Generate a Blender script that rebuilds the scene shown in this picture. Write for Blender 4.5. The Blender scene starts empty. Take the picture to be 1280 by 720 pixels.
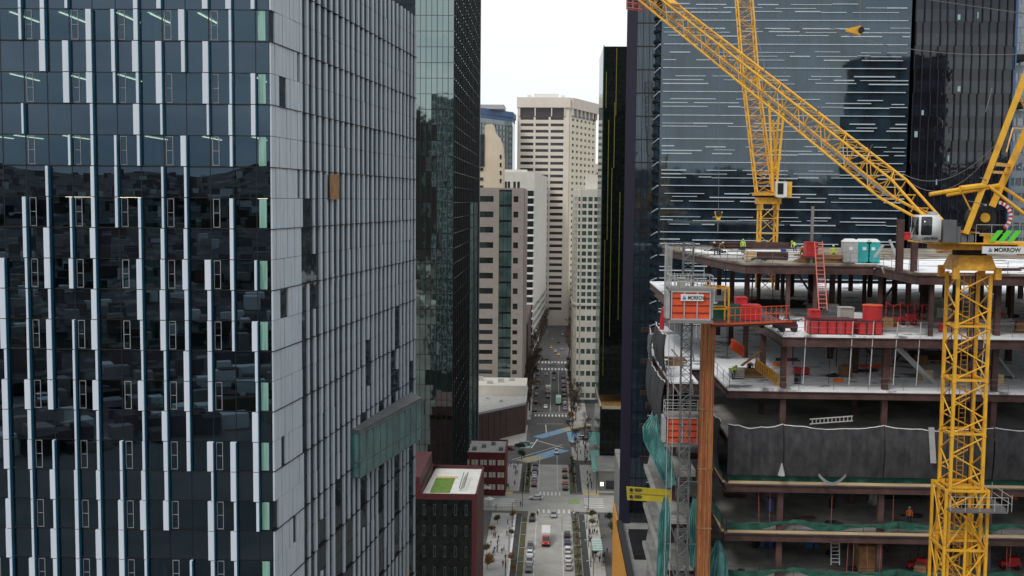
import bpy, math, random
from mathutils import Vector, Matrix
R = random.Random(7)
C = bpy.context.scene.collection
sc = bpy.context.scene
rad = math.radians
# ------------------------------------------------------------------ camera
F_PX = 1400.0
yaw, pit, rol = rad(2.05), rad(4.49), rad(0.5)
CAM = Vector((0, 0, 95))
Fw = Vector((-math.sin(yaw) * math.cos(pit), math.cos(yaw) * math.cos(pit), -math.sin(pit)))
R0 = Vector((math.cos(yaw), math.sin(yaw), 0))
U0 = R0.cross(Fw)
Rt = R0 * math.cos(rol) + U0 * math.sin(rol)
Up = U0 * math.cos(rol) - R0 * math.sin(rol)
cd = bpy.data.cameras.new('camera'); cam = bpy.data.objects.new('camera', cd); C.objects.link(cam)
cd.sensor_width = 36; cd.lens = 36 * F_PX / 1280; cd.clip_start = 0.5; cd.clip_end = 12000
m = Matrix((Rt, Up, -Fw)).transposed().to_4x4(); m.translation = CAM
cam.matrix_world = m; sc.camera = cam
def ray(px, py): return Fw + Rt * ((px - 640) / F_PX) + Up * ((360 - py) / F_PX)
def W(px, py, Y):
    d = ray(px, py); return CAM + d * (Y / d.y)
def WZ(px, py, z):
    d = ray(px, py); return CAM + d * ((z - 95) / d.z)
def proj(p):
    v = Vector(p) - CAM; dz = v.dot(Fw)
    if dz < 1: return (-9999, -9999, dz)
    return (640 + F_PX * v.dot(Rt) / dz, 360 - F_PX * v.dot(Up) / dz, dz)
def key(p):
    x, y, d = proj(p)
    return d if (-30 < x < 1310 and -30 < y < 750) else 1e6 + abs(d)

# --------------------------------------------------------------- materials
MT = {}
def mat(name, col, rough=0.7, metal=0.0, noise=0.18, scale=1.0, emit=None, spec=0.5, bump=0.0, stretch=None, coat=0):
    if name in MT: return MT[name]
    mt = bpy.data.materials.new(name); mt.use_nodes = True; MT[name] = mt
    nt = mt.node_tree; N = nt.nodes; L = nt.links; b = N['Principled BSDF']
    b.inputs['Roughness'].default_value = rough; b.inputs['Metallic'].default_value = metal
    b.inputs['Specular IOR Level'].default_value = spec
    b.inputs['Coat Weight'].default_value = coat
    tc = N.new('ShaderNodeTexCoord'); mp = N.new('ShaderNodeMapping'); L.new(tc.outputs['Object'], mp.inputs[0])
    if stretch: mp.inputs['Scale'].default_value = stretch
    n = N.new('ShaderNodeTexNoise'); n.inputs['Scale'].default_value = scale; n.inputs['Detail'].default_value = 5
    n.inputs['Roughness'].default_value = 0.65
    L.new(mp.outputs[0], n.inputs['Vector'])
    mr = N.new('ShaderNodeMapRange'); mr.inputs[1].default_value = 0.3; mr.inputs[2].default_value = 0.7
    mr.inputs[3].default_value = 1 - noise; mr.inputs[4].default_value = 1 + noise
    L.new(n.outputs['Fac'], mr.inputs[0])
    mx = N.new('ShaderNodeVectorMath'); mx.operation = 'SCALE'; mx.inputs[0].default_value = col[:3]
    L.new(mr.outputs[0], mx.inputs['Scale']); L.new(mx.outputs[0], b.inputs['Base Color'])
    if bump:
        bp = N.new('ShaderNodeBump'); bp.inputs['Strength'].default_value = bump; bp.inputs['Distance'].default_value = 0.1
        L.new(n.outputs['Fac'], bp.inputs['Height']); L.new(bp.outputs[0], b.inputs['Normal'])
    if emit:
        b.inputs['Emission Color'].default_value = (*emit[:3], 1); b.inputs['Emission Strength'].default_value = emit[3]
    return mt
def mixmat(name, c1, c2, scale, lo, hi, rough=0.8, stretch=None, detail=6, metal=0, spec=0.5):
    """two colours in noise patches (snow on slabs, rust streaks, grime)"""
    mt = bpy.data.materials.new(name); mt.use_nodes = True; MT[name] = mt
    nt = mt.node_tree; N = nt.nodes; L = nt.links; b = N['Principled BSDF']
    b.inputs['Roughness'].default_value = rough; b.inputs['Metallic'].default_value = metal; b.inputs['Specular IOR Level'].default_value = spec
    tc = N.new('ShaderNodeTexCoord'); mp = N.new('ShaderNodeMapping'); L.new(tc.outputs['Object'], mp.inputs[0])
    if stretch: mp.inputs['Scale'].default_value = stretch
    n = N.new('ShaderNodeTexNoise'); n.inputs['Scale'].default_value = scale; n.inputs['Detail'].default_value = detail
    n.inputs['Roughness'].default_value = 0.62
    L.new(mp.outputs[0], n.inputs['Vector'])
    r = N.new('ShaderNodeMapRange'); r.inputs[1].default_value = lo; r.inputs[2].default_value = hi
    L.new(n.outputs['Fac'], r.inputs[0])
    x = N.new('ShaderNodeMix'); x.data_type = 'RGBA'; x.inputs[6].default_value = (*c1, 1); x.inputs[7].default_value = (*c2, 1)
    L.new(r.outputs[0], x.inputs[0]); L.new(x.outputs[2], b.inputs['Base Color'])
    return mt
def glass(name, tint, base=0.08, power=4.0, top=0.85, rough=0.02, wob=0.0, wscale=0.5, refl=(0.92, 0.97, 1.0)):
    """see-through curtain wall glass: tinted transmission + mirror reflection by angle"""
    mt = bpy.data.materials.new(name); mt.use_nodes = True; MT[name] = mt
    nt = mt.node_tree; N = nt.nodes; L = nt.links; N.remove(N['Principled BSDF']); out = N['Material Output']
    t = N.new('ShaderNodeBsdfTransparent'); t.inputs[0].default_value = (*tint, 1)
    g = N.new('ShaderNodeBsdfGlossy'); g.inputs['Roughness'].default_value = rough; g.inputs[0].default_value = (*refl, 1)
    addwob(nt, g, wob, wscale)
    f = fac(nt, base, power, top)
    mx = N.new('ShaderNodeMixShader'); L.new(f, mx.inputs[0]); L.new(t.outputs[0], mx.inputs[1]); L.new(g.outputs[0], mx.inputs[2])
    L.new(mx.outputs[0], out.inputs[0]); return mt
def fac(nt, base, power, top):
    N = nt.nodes; L = nt.links
    lw = N.new('ShaderNodeLayerWeight'); lw.inputs[0].default_value = 0.5
    p = N.new('ShaderNodeMath'); p.operation = 'POWER'; p.inputs[1].default_value = power; L.new(lw.outputs['Facing'], p.inputs[0])
    r = N.new('ShaderNodeMapRange'); r.inputs[3].default_value = base; r.inputs[4].default_value = top
    L.new(p.outputs[0], r.inputs[0]); return r.outputs[0]
def addwob(nt, g, wob, wscale):
    if not wob: return
    N = nt.nodes; L = nt.links
    tc = N.new('ShaderNodeTexCoord'); n = N.new('ShaderNodeTexNoise'); n.inputs['Scale'].default_value = wscale; n.inputs['Detail'].default_value = 2
    L.new(tc.outputs['Object'], n.inputs['Vector'])
    bp = N.new('ShaderNodeBump'); bp.inputs['Strength'].default_value = 1; bp.inputs['Distance'].default_value = wob
    L.new(n.outputs['Fac'], bp.inputs['Height']); L.new(bp.outputs[0], g.inputs['Normal'])
def oglass(name, col, base=0.08, power=4.0, top=0.8, rough=0.03, wob=0.02, wscale=0.4, noise=0.5, nscale=0.5, refl=(0.92, 0.97, 1.0), stretch=None):
    """opaque dark glass: dark diffuse + mirror reflection"""
    mt = bpy.data.materials.new(name); mt.use_nodes = True; MT[name] = mt
    nt = mt.node_tree; N = nt.nodes; L = nt.links; b = N['Principled BSDF']; out = N['Material Output']
    b.inputs['Roughness'].default_value = 0.6; b.inputs['Specular IOR Level'].default_value = 0.1
    tc = N.new('ShaderNodeTexCoord'); mp = N.new('ShaderNodeMapping'); L.new(tc.outputs['Object'], mp.inputs[0])
    if stretch: mp.inputs['Scale'].default_value = stretch
    n = N.new('ShaderNodeTexNoise'); n.inputs['Scale'].default_value = nscale; n.inputs['Detail'].default_value = 4
    L.new(mp.outputs[0], n.inputs['Vector'])
    mr = N.new('ShaderNodeMapRange'); mr.inputs[1].default_value = 0.3; mr.inputs[2].default_value = 0.7
    mr.inputs[3].default_value = 1 - noise; mr.inputs[4].default_value = 1 + noise; L.new(n.outputs['Fac'], mr.inputs[0])
    mxx = N.new('ShaderNodeVectorMath'); mxx.operation = 'SCALE'; mxx.inputs[0].default_value = col
    L.new(mr.outputs[0], mxx.inputs['Scale']); L.new(mxx.outputs[0], b.inputs['Base Color'])
    g = N.new('ShaderNodeBsdfGlossy'); g.inputs['Roughness'].default_value = rough; g.inputs[0].default_value = (*refl, 1)
    addwob(nt, g, wob, wscale)
    mx = N.new('ShaderNodeMixShader'); L.new(fac(nt, base, power, top), mx.inputs[0]); L.new(b.outputs[0], mx.inputs[1]); L.new(g.outputs[0], mx.inputs[2])
    L.new(mx.outputs[0], out.inputs[0]); return mt

mat('dark', (.02, .02, .022), .8); mat('black', (.012, .012, .014), .6)
mat('grey', (.22, .22, .22), .8); mat('lgrey', (.42, .42, .42), .75); mat('white', (.75, .75, .74), .6, noise=.08)
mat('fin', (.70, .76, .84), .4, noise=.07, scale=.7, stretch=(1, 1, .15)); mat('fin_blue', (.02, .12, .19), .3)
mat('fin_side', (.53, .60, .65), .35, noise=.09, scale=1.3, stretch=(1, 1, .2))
mat('fin_panel', (.47, .50, .51), .5, noise=.22, scale=1.1, stretch=(1, 1, .25))
mat('mull', (.012, .016, .02), .4); mat('mull_dk', (.006, .007, .010), .45)
mat('ceil', (.30, .31, .31), .8); mat('floor_int', (.10, .095, .09), .8); mat('blind', (.35, .62, .50), .7, noise=.2, scale=2, stretch=(3, 3, .1))
mat('lamp', (.8, .8, .6), emit=(1, .93, .6, 4.5)); mat('lampw', (.8, .7, .5), emit=(1, .78, .45, 2.5))
mixmat('yellow', (.86, .46, .03), (.58, .29, .04), 1.1, .46, .74, rough=.5); mat('yellow_d', (.66, .33, .03), .55, noise=.3, scale=2.5)
mat('red', (.55, .03, .035), .5); mat('redo', (.78, .10, .03), .5); mat('dred', (.075, .010, .015), .6, noise=.25, scale=.6)
mat('steel', (.085, .045, .04), .7, noise=.45, scale=.8); mat('steel_g', (.16, .165, .17), .5, metal=.3)
mat('conc', (.23, .225, .215), .9, noise=.25, scale=.35); mat('conc_l', (.40, .385, .36), .9, noise=.2, scale=.5)
mat('timber', (.62, .46, .27), .8, noise=.3, scale=.6, stretch=(.3, 3, 3)); mat('plank', (.30, .16, .07), .8, noise=.35, scale=1.2)
mixmat('snowdeck', (.24, .23, .22), (.90, .91, .93), .34, .37, .44); mixmat('wetdeck', (.20, .19, .18), (.48, .47, .45), .22, .38, .62, rough=.5)
mixmat('topdeck', (.12, .085, .06), (.34, .31, .24), .35, .4, .62)
mixmat('rustcol', (.24, .055, .018), (.50, .17, .045), .9, .35, .65, stretch=(3, 3, .18), rough=.65)
mixmat('net', (.022, .022, .025), (.075, .075, .08), 1.3, .3, .7, stretch=(1, 1, .5), rough=.9)
mixmat('netl', (.10, .10, .10), (.18, .18, .18), 1.2, .35, .65, rough=.9)
mixmat('gnet', (.012, .07, .048), (.03, .14, .10), 1.3, .35, .65, rough=.8); mixmat('tarp', (.02, .13, .12), (.13, .34, .32), 1.1, .4, .62, rough=.45, stretch=(1.5, 1.5, .35))
mat('asphalt', (.105, .10, .096), .85, noise=.22, scale=.12); mat('bike', (.06, .058, .06), .85, noise=.15, scale=.2)
mixmat('concroad', (.33, .315, .29), (.47, .45, .415), .16, .3, .7); mat('plaza', (.42, .40, .39), .85, noise=.15, scale=.35)
mat('walk', (.48, .455, .42), .85, noise=.15, scale=.3); mat('paint', (.74, .74, .72), .7, noise=.12, scale=1.5); mat('ypaint', (.62, .47, .14), .7)
mat('bluepaint', (.20, .38, .55), .7, noise=.2, scale=.5); mat('tanpaint', (.46, .40, .26), .8); mat('greenpaint', (.30, .40, .17), .8)
mixmat('soil', (.07, .055, .03), (.10, .105, .045), .5, .35, .65)
mixmat('cityground', (.07, .07, .065), (.17, .16, .15), .02, .35, .65)
mat('leaf', (.05, .075, .02), .7, noise=.4, scale=2); mat('leaf_o', (.22, .10, .03), .7, noise=.4, scale=2); mat('leaf_y', (.34, .22, .04), .7, noise=.4, scale=2)
mat('bark', (.06, .045, .035), .9); mat('twig', (.085, .058, .042), .9, noise=.3)
mixmat('hillside', (.004, .007, .005), (.30, .30, .28), .05, .50, .72, detail=10)
mat('turf', (.12, .21, .03), .9, noise=.3, scale=.8); mat('membrane', (.68, .67, .62), .7, noise=.12, scale=.3)
mat('brick_g', (.33, .285, .255), .85, noise=.1, scale=.3); mat('brick_b', (.085, .05, .045), .85, noise=.3, scale=.25); mat('brick_r', (.15, .022, .028), .8, noise=.25, scale=.4)
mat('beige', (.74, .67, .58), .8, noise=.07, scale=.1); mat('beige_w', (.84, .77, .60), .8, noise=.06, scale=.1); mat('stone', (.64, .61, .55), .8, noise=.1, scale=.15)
mat('tan', (.66, .56, .42), .8, noise=.08, scale=.15); mat('cream', (.60, .57, .50), .8, noise=.08, scale=.2)
mat('indigo', (.013, .011, .028), .5, noise=.15, scale=.3); mat('orange_wall', (.62, .27, .03), .6, noise=.15, scale=.4); mat('wood_roof', (.42, .22, .07), .7, noise=.3, scale=.4, stretch=(4, .3, 1))
mat('teal', (.16, .42, .36), .6, noise=.12); mat('tealbox', (.02, .36, .35), .45); mat('bluecap', (.07, .13, .27), .5)
mat('palegreen', (.35, .55, .5), .5); mat('sunshade', (.50, .58, .62), .4, noise=.1); mat('limegreen', (.12, .72, .04), .5, noise=.05)
mat('logoblue', (.02, .13, .42), .5); mat('text', (.03, .03, .04), .6); mat('tyre', (.015, .015, .015), .8); mat('rim', (.3, .3, .3), .4, metal=.6)
mat('carglass', (.02, .025, .03), .08, spec=.8); mat('hlight', (.8, .8, .75), .2); mat('tlight', (.4, .02, .02), .3)
mat('signyellow', (.55, .44, .03), .5, noise=.15, scale=.8); mat('skin', (.45, .27, .19), .6); mat('hair', (.02, .015, .012), .8)
mat('hivis', (.55, .8, .06), .6); mat('orangevest', (.9, .22, .03), .6); mat('jeans', (.03, .04, .07), .85); mat('darkcloth', (.02, .02, .025), .85)
mat('pinkcloth', (.45, .06, .16), .8); mat('tancloth', (.35, .22, .1), .8); mat('greycloth', (.12, .12, .13), .8); mat('whitecloth', (.6, .6, .6), .8)
mat('tan_build', (.62, .55, .42), .8)
glass('g_front', (.34, .42, .45), base=.10, power=3, top=.9, wob=.0015, wscale=.35, rough=.005, refl=(.52, .77, 1.0))
oglass('sp_front', (.003, .005, .008), base=.115, power=3, top=.9, wob=.0015, wscale=.3, rough=.005, refl=(.52, .77, 1.0))
oglass('g_side', (.006, .014, .016), base=.05, power=2.2, top=.24, wob=.03, wscale=.5, rough=.05)
oglass('g_corner', (.05, .075, .075), base=.2, power=2, top=.8, rough=.15, wob=.02)
oglass('g_dark2', (.003, .008, .007), base=.38, power=2, top=.9, wob=.018, wscale=.2, noise=.6, refl=(.75, .95, .90))
oglass('g_stripe', (.010, .022, .034), base=.12, power=3, top=.9, wob=.008, wscale=.22, noise=.9, nscale=.22, refl=(.72, .88, 1), stretch=(1, 1, .6))
oglass('g_indigo', (.005, .006, .012), base=.09, power=3, top=.9, wob=.02, noise=.6)
oglass('g_ink', (.004, .004, .010), base=.06, power=3, top=.8, wob=.02, noise=.6)
oglass('g_green', (.003, .006, .004), base=.05, power=3, top=.7, wob=.02, noise=.5)
oglass('g_pale', (.16, .20, .23), base=.2, power=3, top=.8)
oglass('g_bay', (.09, .24, .21), base=.2, power=1.5, top=.8, rough=.22, wob=.03, wscale=.4)
oglass('win', (.018, .02, .022), base=.06, power=3, top=.7, noise=.7, nscale=.2); oglass('win_br', (.045, .032, .030), base=.05, power=3, top=.7, noise=.4, nscale=.05)
oglass('win_gr', (.055, .095, .085), base=.12, power=3, top=.7, noise=.5, nscale=.15); oglass('win_teal', (.05, .12, .12), base=.12, power=3, top=.7, noise=.5, nscale=.1)
mat('clearpost', (.3, .3, .32), .5); mat('ladder_red', (.62, .16, .12), .6)

# ---------------------------------------------------------------- builders
class MB:
    def __init__(s): s.v = []; s.f = []; s.m = []
    def quad(s, a, b, c, d, m=0):
        i = len(s.v); s.v += [tuple(a), tuple(b), tuple(c), tuple(d)]; s.f.append((i, i+1, i+2, i+3)); s.m.append(m)
    def tri(s, a, b, c, m=0):
        i = len(s.v); s.v += [tuple(a), tuple(b), tuple(c)]; s.f.append((i, i+1, i+2)); s.m.append(m)
    def hexa(s, p, m=0):   # p: 8 points, bottom loop 0-3 ccw, top 4-7
        i = len(s.v); s.v += [tuple(q) for q in p]
        for f in ((3, 2, 1, 0), (4, 5, 6, 7), (0, 1, 5, 4), (1, 2, 6, 5), (2, 3, 7, 6), (3, 0, 4, 7)):
            s.f.append(tuple(i + k for k in f)); s.m.append(m)
        return s
    def box(s, x0, x1, y0, y1, z0, z1, m=0):
        return s.hexa([(x0, y0, z0), (x1, y0, z0), (x1, y1, z0), (x0, y1, z0), (x0, y0, z1), (x1, y0, z1), (x1, y1, z1), (x0, y1, z1)], m)
    def fb(s, F, u0, u1, z0, z1, d0, d1, m=0):
        return s.hexa([F.p(u0, z0, d1), F.p(u1, z0, d1), F.p(u1, z0, d0), F.p(u0, z0, d0), F.p(u0, z1, d1), F.p(u1, z1, d1), F.p(u1, z1, d0), F.p(u0, z1, d0)], m)
    def prism(s, poly, z0, z1, m=0, mt=None):
        n = len(poly); i = len(s.v)
        s.v += [(x, y, z0) for x, y in poly] + [(x, y, z1) for x, y in poly]
        s.f.append(tuple(i + k for k in reversed(range(n)))); s.m.append(m)
        s.f.append(tuple(i + n + k for k in range(n))); s.m.append(m if mt is None else mt)
        for k in range(n):
            j = (k + 1) % n; s.f.append((i + k, i + j, i + n + j, i + n + k)); s.m.append(m)
        return s
    def tube(s, p0, p1, r, n=6, m=0, r1=None, cap=True):
        p0 = Vector(p0); p1 = Vector(p1); d = (p1 - p0)
        if d.length < 1e-6: return s
        d.normalize(); a = Vector((0, 0, 1)) if abs(d.z) < .9 else Vector((1, 0, 0)); x = d.cross(a).normalized(); y = d.cross(x)
        i = len(s.v); r1 = r if r1 is None else r1
        for p, rr in ((p0, r), (p1, r1)):
            for k in range(n):
                t = 2 * math.pi * k / n + .4; s.v.append(tuple(p + x * (math.cos(t) * rr) + y * (math.sin(t) * rr)))
        for k in range(n):
            j = (k + 1) % n; s.f.append((i + k, i + n + k, i + n + j, i + j)); s.m.append(m)
        if cap:
            s.f.append(tuple(i + k for k in range(n))); s.m.append(m); s.f.append(tuple(i + n + k for k in reversed(range(n)))); s.m.append(m)
        return s
    def bar(s, p0, p1, w, h=None, m=0, up=(0, 0, 1)):   # rectangular bar
        h = w if h is None else h; p0 = Vector(p0); p1 = Vector(p1); d = (p1 - p0).normalized(); u = Vector(up)
        if abs(d.dot(u)) > .97: u = Vector((1, 0, 0))
        x = d.cross(u).normalized() * (w / 2); y = x.cross(d).normalized() * (h / 2)
        return s.hexa([p0 - x - y, p0 + x - y, p1 + x - y, p1 - x - y, p0 - x + y, p0 + x + y, p1 + x + y, p1 - x + y], m)
    def sheet(s, fn, nu, nv, m=0, th=0.04):
        g = [[Vector(fn(i / nu, j / nv)) for j in range(nv + 1)] for i in range(nu + 1)]
        b = len(s.v)
        for off in (0, 1):
            for i in range(nu + 1):
                for j in range(nv + 1):
                    p = g[i][j]
                    if off:
                        a = g[min(i + 1, nu)][j] - g[max(i - 1, 0)][j]; c = g[i][min(j + 1, nv)] - g[i][max(j - 1, 0)]
                        n = a.cross(c); n = n.normalized() if n.length > 1e-9 else Vector((0, 1, 0)); p = p - n * th
                    s.v.append(tuple(p))
        K = (nu + 1) * (nv + 1); ix = lambda i, j, o: b + o * K + i * (nv + 1) + j
        for i in range(nu):
            for j in range(nv):
                s.f.append((ix(i, j, 0), ix(i+1, j, 0), ix(i+1, j+1, 0), ix(i, j+1, 0))); s.m.append(m)
                s.f.append((ix(i, j, 1), ix(i, j+1, 1), ix(i+1, j+1, 1), ix(i+1, j, 1))); s.m.append(m)
        return s
    def build(s, name, mats, parent=None, smooth=False, local=False):
        me = bpy.data.meshes.new(name); v = s.v
        if not local:
            o0 = parent.matrix_basis.translation if parent is not None and parent.type == 'EMPTY' else (WORLD_OFF.get(parent.name, Vector((0, 0, 0))) if parent is not None else None)
            if parent is None:   # put the origin at the base centre
                xs = [p[0] for p in v]; ys = [p[1] for p in v]; zs = [p[2] for p in v]
                o0 = Vector(((min(xs) + max(xs)) / 2, (min(ys) + max(ys)) / 2, min(zs)))
            v = [(p[0] - o0[0], p[1] - o0[1], p[2] - o0[2]) for p in v]
        me.from_pydata(v, [], s.f)
        if isinstance(mats, str): mats = [mats]
        for x in mats: me.materials.append(MT[x])
        me.polygons.foreach_set('material_index', s.m)
        if smooth: me.polygons.foreach_set('use_smooth', [True] * len(s.f))
        me.update(); o = bpy.data.objects.new(name, me); C.objects.link(o)
        if parent is not None: o.parent = parent; WORLD_OFF[o.name] = o0 if not local else Vector((0, 0, 0))
        elif not local: o.location = o0
        return o
WORLD_OFF = {}
class Face:
    def __init__(s, A, B):
        s.A = Vector((A[0], A[1])); s.B = Vector((B[0], B[1])); s.L = (s.B - s.A).length; s.d = (s.B - s.A).normalized(); s.n = Vector((s.d.y, -s.d.x))
    def p(s, u, z, d=0):
        q = s.A + s.d * u + s.n * d; return (q.x, q.y, z)
def tag(o, label=None, cat=None, group=None, kind=None):
    if label: o['label'] = label
    if cat: o['category'] = cat
    if group: o['group'] = group
    if kind: o['kind'] = kind
    return o
def thing(name, label, cat, loc=(0, 0, 0), group=None, rz=0):
    o = bpy.data.objects.new(name, None); C.objects.link(o); o.location = loc; o.rotation_euler = (0, 0, rz); o.empty_display_size = .5
    o.matrix_basis = Matrix.Translation(Vector(loc)) @ Matrix.Rotation(rz, 4, 'Z')
    return tag(o, label, cat, group)
def copy_tree(o, parent=None):
    c = o.copy(); C.objects.link(c)
    if parent is not None: c.parent = parent
    for ch in list(o.children): copy_tree(ch, c)
    return c
def emit(parent, name, items, mats, cap=100, label=None):
    items = sorted(items, key=lambda it: key(it[0]))
    for c, fn in items[:cap]:
        mb = MB(); fn(mb); o = mb.build(name, mats, parent)
        if label: o['label'] = label
    if len(items) > cap:
        mb = MB()
        for c, fn in items[cap:]: fn(mb)
        mb.build(name, mats, parent)['kind'] = 'stuff'
def ctr(F, u, z): return F.p(u, z, 0)
def structure(mb, name, mats): return tag(mb.build(name, mats), kind='structure')

def grid(F, wall, wins, zs, u0, u1, nb, wf=.6, sill=.9, head=2.6, proud=.35, glassd=.08, pier=True, skip=None):
    """wall mesh gets piers and spandrels standing proud; every opening gives a window item"""
    bw = (u1 - u0) / nb
    for k in range(len(zs) - 1):
        z, z2 = zs[k], zs[k + 1]
        wall.fb(F, u0, u1, (zs[k - 1] + head) if k else z, z + sill, 0, proud)
        for i in range(nb):
            a = u0 + bw * (i + .5 - wf / 2); b = u0 + bw * (i + .5 + wf / 2)
            if skip and skip(i, k):
                wall.fb(F, a, b, z + sill, z + head, 0, proud); continue
            wins.append((ctr(F, (a + b) / 2, z + 1.5), lambda mb, a=a, b=b, z=z: mb.fb(F, a, b, z + sill, z + head, .01, glassd)))
    wall.fb(F, u0, u1, zs[-2] + head, zs[-1], 0, proud)
    if wf < 1:
        wall.fb(F, u0, u0 + bw * (.5 - wf / 2), zs[0] + sill, zs[-2] + head, 0, proud - .003)
        for i in range(nb - 1): wall.fb(F, u0 + bw * (i + .5 + wf / 2), u0 + bw * (i + 1.5 - wf / 2), zs[0] + sill, zs[-2] + head, 0, proud - .003)
        wall.fb(F, u1 - bw * (.5 - wf / 2), u1, zs[0] + sill, zs[-2] + head, 0, proud - .003)
def frange(a, b, st):
    r = []; x = a
    while x < b - 1e-6: r.append(x); x += st
    return r
def truss(mb, p0, p1, up, w0, h0, w1, h1, n, rc, rb, m=0, mb2=None, m2=0):
    p0 = Vector(p0); p1 = Vector(p1); d = (p1 - p0).normalized(); x = d.cross(Vector(up)).normalized(); y = x.cross(d).normalized(); b2 = mb2 or mb
    def P(i, c):
        t = i / n; w = w0 + (w1 - w0) * t; h = h0 + (h1 - h0) * t
        return p0.lerp(p1, t) + x * (w / 2 * (1 if c in (1, 2) else -1)) + y * (h / 2 * (1 if c in (2, 3) else -1))
    for c in range(4): mb.tube(P(0, c), P(n, c), rc, 6, m)
    for i in range(n + 1):
        for c in range(4): b2.tube(P(i, c), P(i, (c + 1) % 4), rb, 4, m2, cap=False)
        if i < n:
            for c in range(4):
                a, b = (c, (c + 1) % 4) if (i + c) % 2 else ((c + 1) % 4, c)
                b2.tube(P(i, a), P(i + 1, b), rb, 4, m2, cap=False)
def text_mesh(name, body, size, matname, parent, origin, xdir, zdir, extrude=.02, sx=1.0):
    cu = bpy.data.curves.new(name, 'FONT'); cu.body = body; cu.size = size; cu.extrude = extrude; cu.offset = size * .018
    to = bpy.data.objects.new(name, cu); C.objects.link(to)
    bpy.context.view_layer.update()
    me = bpy.data.meshes.new_from_object(to.evaluated_get(bpy.context.evaluated_depsgraph_get()))
    bpy.data.objects.remove(to)
    X = Vector(xdir).normalized() * sx; Z = Vector(zdir).normalized(); Yd = Vector(xdir).normalized().cross(Z)
    o0 = Vector(origin)
    for v in me.vertices: v.co = o0 + X * v.co.x + Z * v.co.y - Yd * v.co.z
    me.materials.clear(); me.materials.append(MT[matname]); me.name = name
    o = bpy.data.objects.new(name, me); C.objects.link(o)
    base = parent.matrix_basis.translation if parent.type == 'EMPTY' else WORLD_OFF.get(parent.name, Vector())
    me.transform(Matrix.Translation(-base)); o.parent = parent; return o

# =============================================================== SETTING
def gz(y): return 0
g = MB(); g.quad((-2550, -2550, -.02), (2550, -2550, -.02), (2550, 1700, -.02), (-2550, 1700, -.02)); structure(g, 'ground', 'cityground')
def strip(mb, pts0, pts1, z, m=0):
    for i in range(len(pts0) - 1): mb.quad((*pts0[i], z), (*pts1[i], z), (*pts1[i+1], z), (*pts0[i+1], z), m)
s = MB(); s.box(-3.9, 3.9, 150, 404, -.4, 0.004); s.box(-3.9, -6.5, 150, 330, -.4, 0.004)
s = MB(); s.quad((-6.5, 150, .004), (6.5, 150, .004), (6.5, 398, .004), (-6.5, 425, .004))
structure(s, 'road', 'concroad')
s = MB(); s.quad((-60, 337, .008), (60, 337, .008), (60, 357, .008), (-60, 357, .008)); structure(s, 'cross_street', 'concroad')
s = MB()   # far asphalt road with the bend
cx = lambda y: 0.0 if y < 620 else ((y - 620) / 270) ** 1.25 * 9.5
ys = [398, 440, 490, 540, 590, 640, 690, 740, 790, 840, 900, 1000, 1200]
strip(s, [(cx(y) - 8.2, y) for y in ys], [(cx(y) + 7.6, y) for y in ys], .012); structure(s, 'far_road', 'asphalt')
s = MB(); s.quad((-40, 628, .016), (60, 628, .016), (60, 652, .016), (-40, 652, .016)); structure(s, 'far_cross_street', 'asphalt')
# diagonal avenue
def L2(p, q): return Face(p, q)
s = MB(); a, b = (-40, 388), (40, 470); s.quad((-45, 390, .020), (-45, 408, .020), (45, 478, .020), (45, 452, .020)); structure(s, 'diagonal_avenue', 'asphalt')
def pave(name, x0, x1, y0, y1, mt, z=.13):
    s = MB(); s.box(x0, x1, y0, y1, -.1, z); return structure(s, name, mt)
for y0, y1 in ((150, 334), (360, 398)):
    pave('plaza', -17.4, -10.6, y0, y1, 'plaza'); pave('kerb_strip', -10.6, -10.0, y0, y1, 'paint' if y0 == 150 else 'walk', .15)
    pave('bike_lane', -10.0, -8.3, y0, y1, 'bike', .06); pave('bike_lane', 8.9, 10.6, y0, y1, 'bike', .06)
    pave('sidewalk', 10.6, 14.6, y0, y1, 'walk'); 
    pave('planter_strip', -8.2, -6.6, y0, y1 - 4, 'soil', .16); pave('planter_strip', 6.7, 8.7, y0, y1 - 4, 'soil', .16)
pave('sidewalk', 14.6, 26, 360, 398, 'walk', .125); pave('sidewalk', -32, -17.4, 360, 398, 'plaza', .125)
pave('sidewalk', -16, -8.6, 480, 626, 'walk'); pave('sidewalk', 8.2, 16, 470, 626, 'walk'); pave('traffic_island', 8.2, 22, 405, 440, 'walk', .12)
pave('traffic_island', -20, -9.5, 428, 468, 'walk', .12)
# planter kerbs
s = MB()
for x in (-8.28, -6.56, 6.62, 8.76):
    for y0, y1 in ((150, 330), (360, 394)): s.box(x - .06, x + .06, y0, y1, 0, .2)
for y in range(156, 330, 12): s.box(-8.2, -6.6, y, y + .25, 0, .2); s.box(6.7, 8.7, y + 3, y + 3.25, 0, .2)
structure(s, 'planter_kerb', 'walk')
# markings
s = MB()
def mark(x0, x1, y0, y1, m=0, z=.024): s.quad((x0, y0, z), (x1, y0, z), (x1, y1, z), (x0, y1, z), m)
for x in (-3.85, 3.75): mark(x - .07, x + .07, 150, 332)
for i in range(8): mark(-3.6 + i * 1.55, -3.6 + i * 1.55 + .6, 335, 339)
for i in range(6): mark(-3.3 + i * 1.25, -3.3 + i * 1.25 + .55, 355.6, 360)
mark(-3.8, 3.7, 332.4, 332.9); mark(3.7, 3.85, 316, 332)
for i in range(5): mark(11, 17, 342 + i * 2.4, 343 + i * 2.4)
for i in range(4): mark(-18, -11, 342.5 + i * 2.4, 343.4 + i * 2.4)
mark(6, 9.5, 346, 352, 2, .026); mark(-17, -12, 356.8, 359.5, 1); mark(10.8, 16, 357, 360, 1)
for x in (-3.7, 2.6): mark(x - .06, x + .06, 362, 415)
for i in range(5): mark(5.0, 6.6, 314 + i * 4, 314.3 + i * 4)
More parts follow.
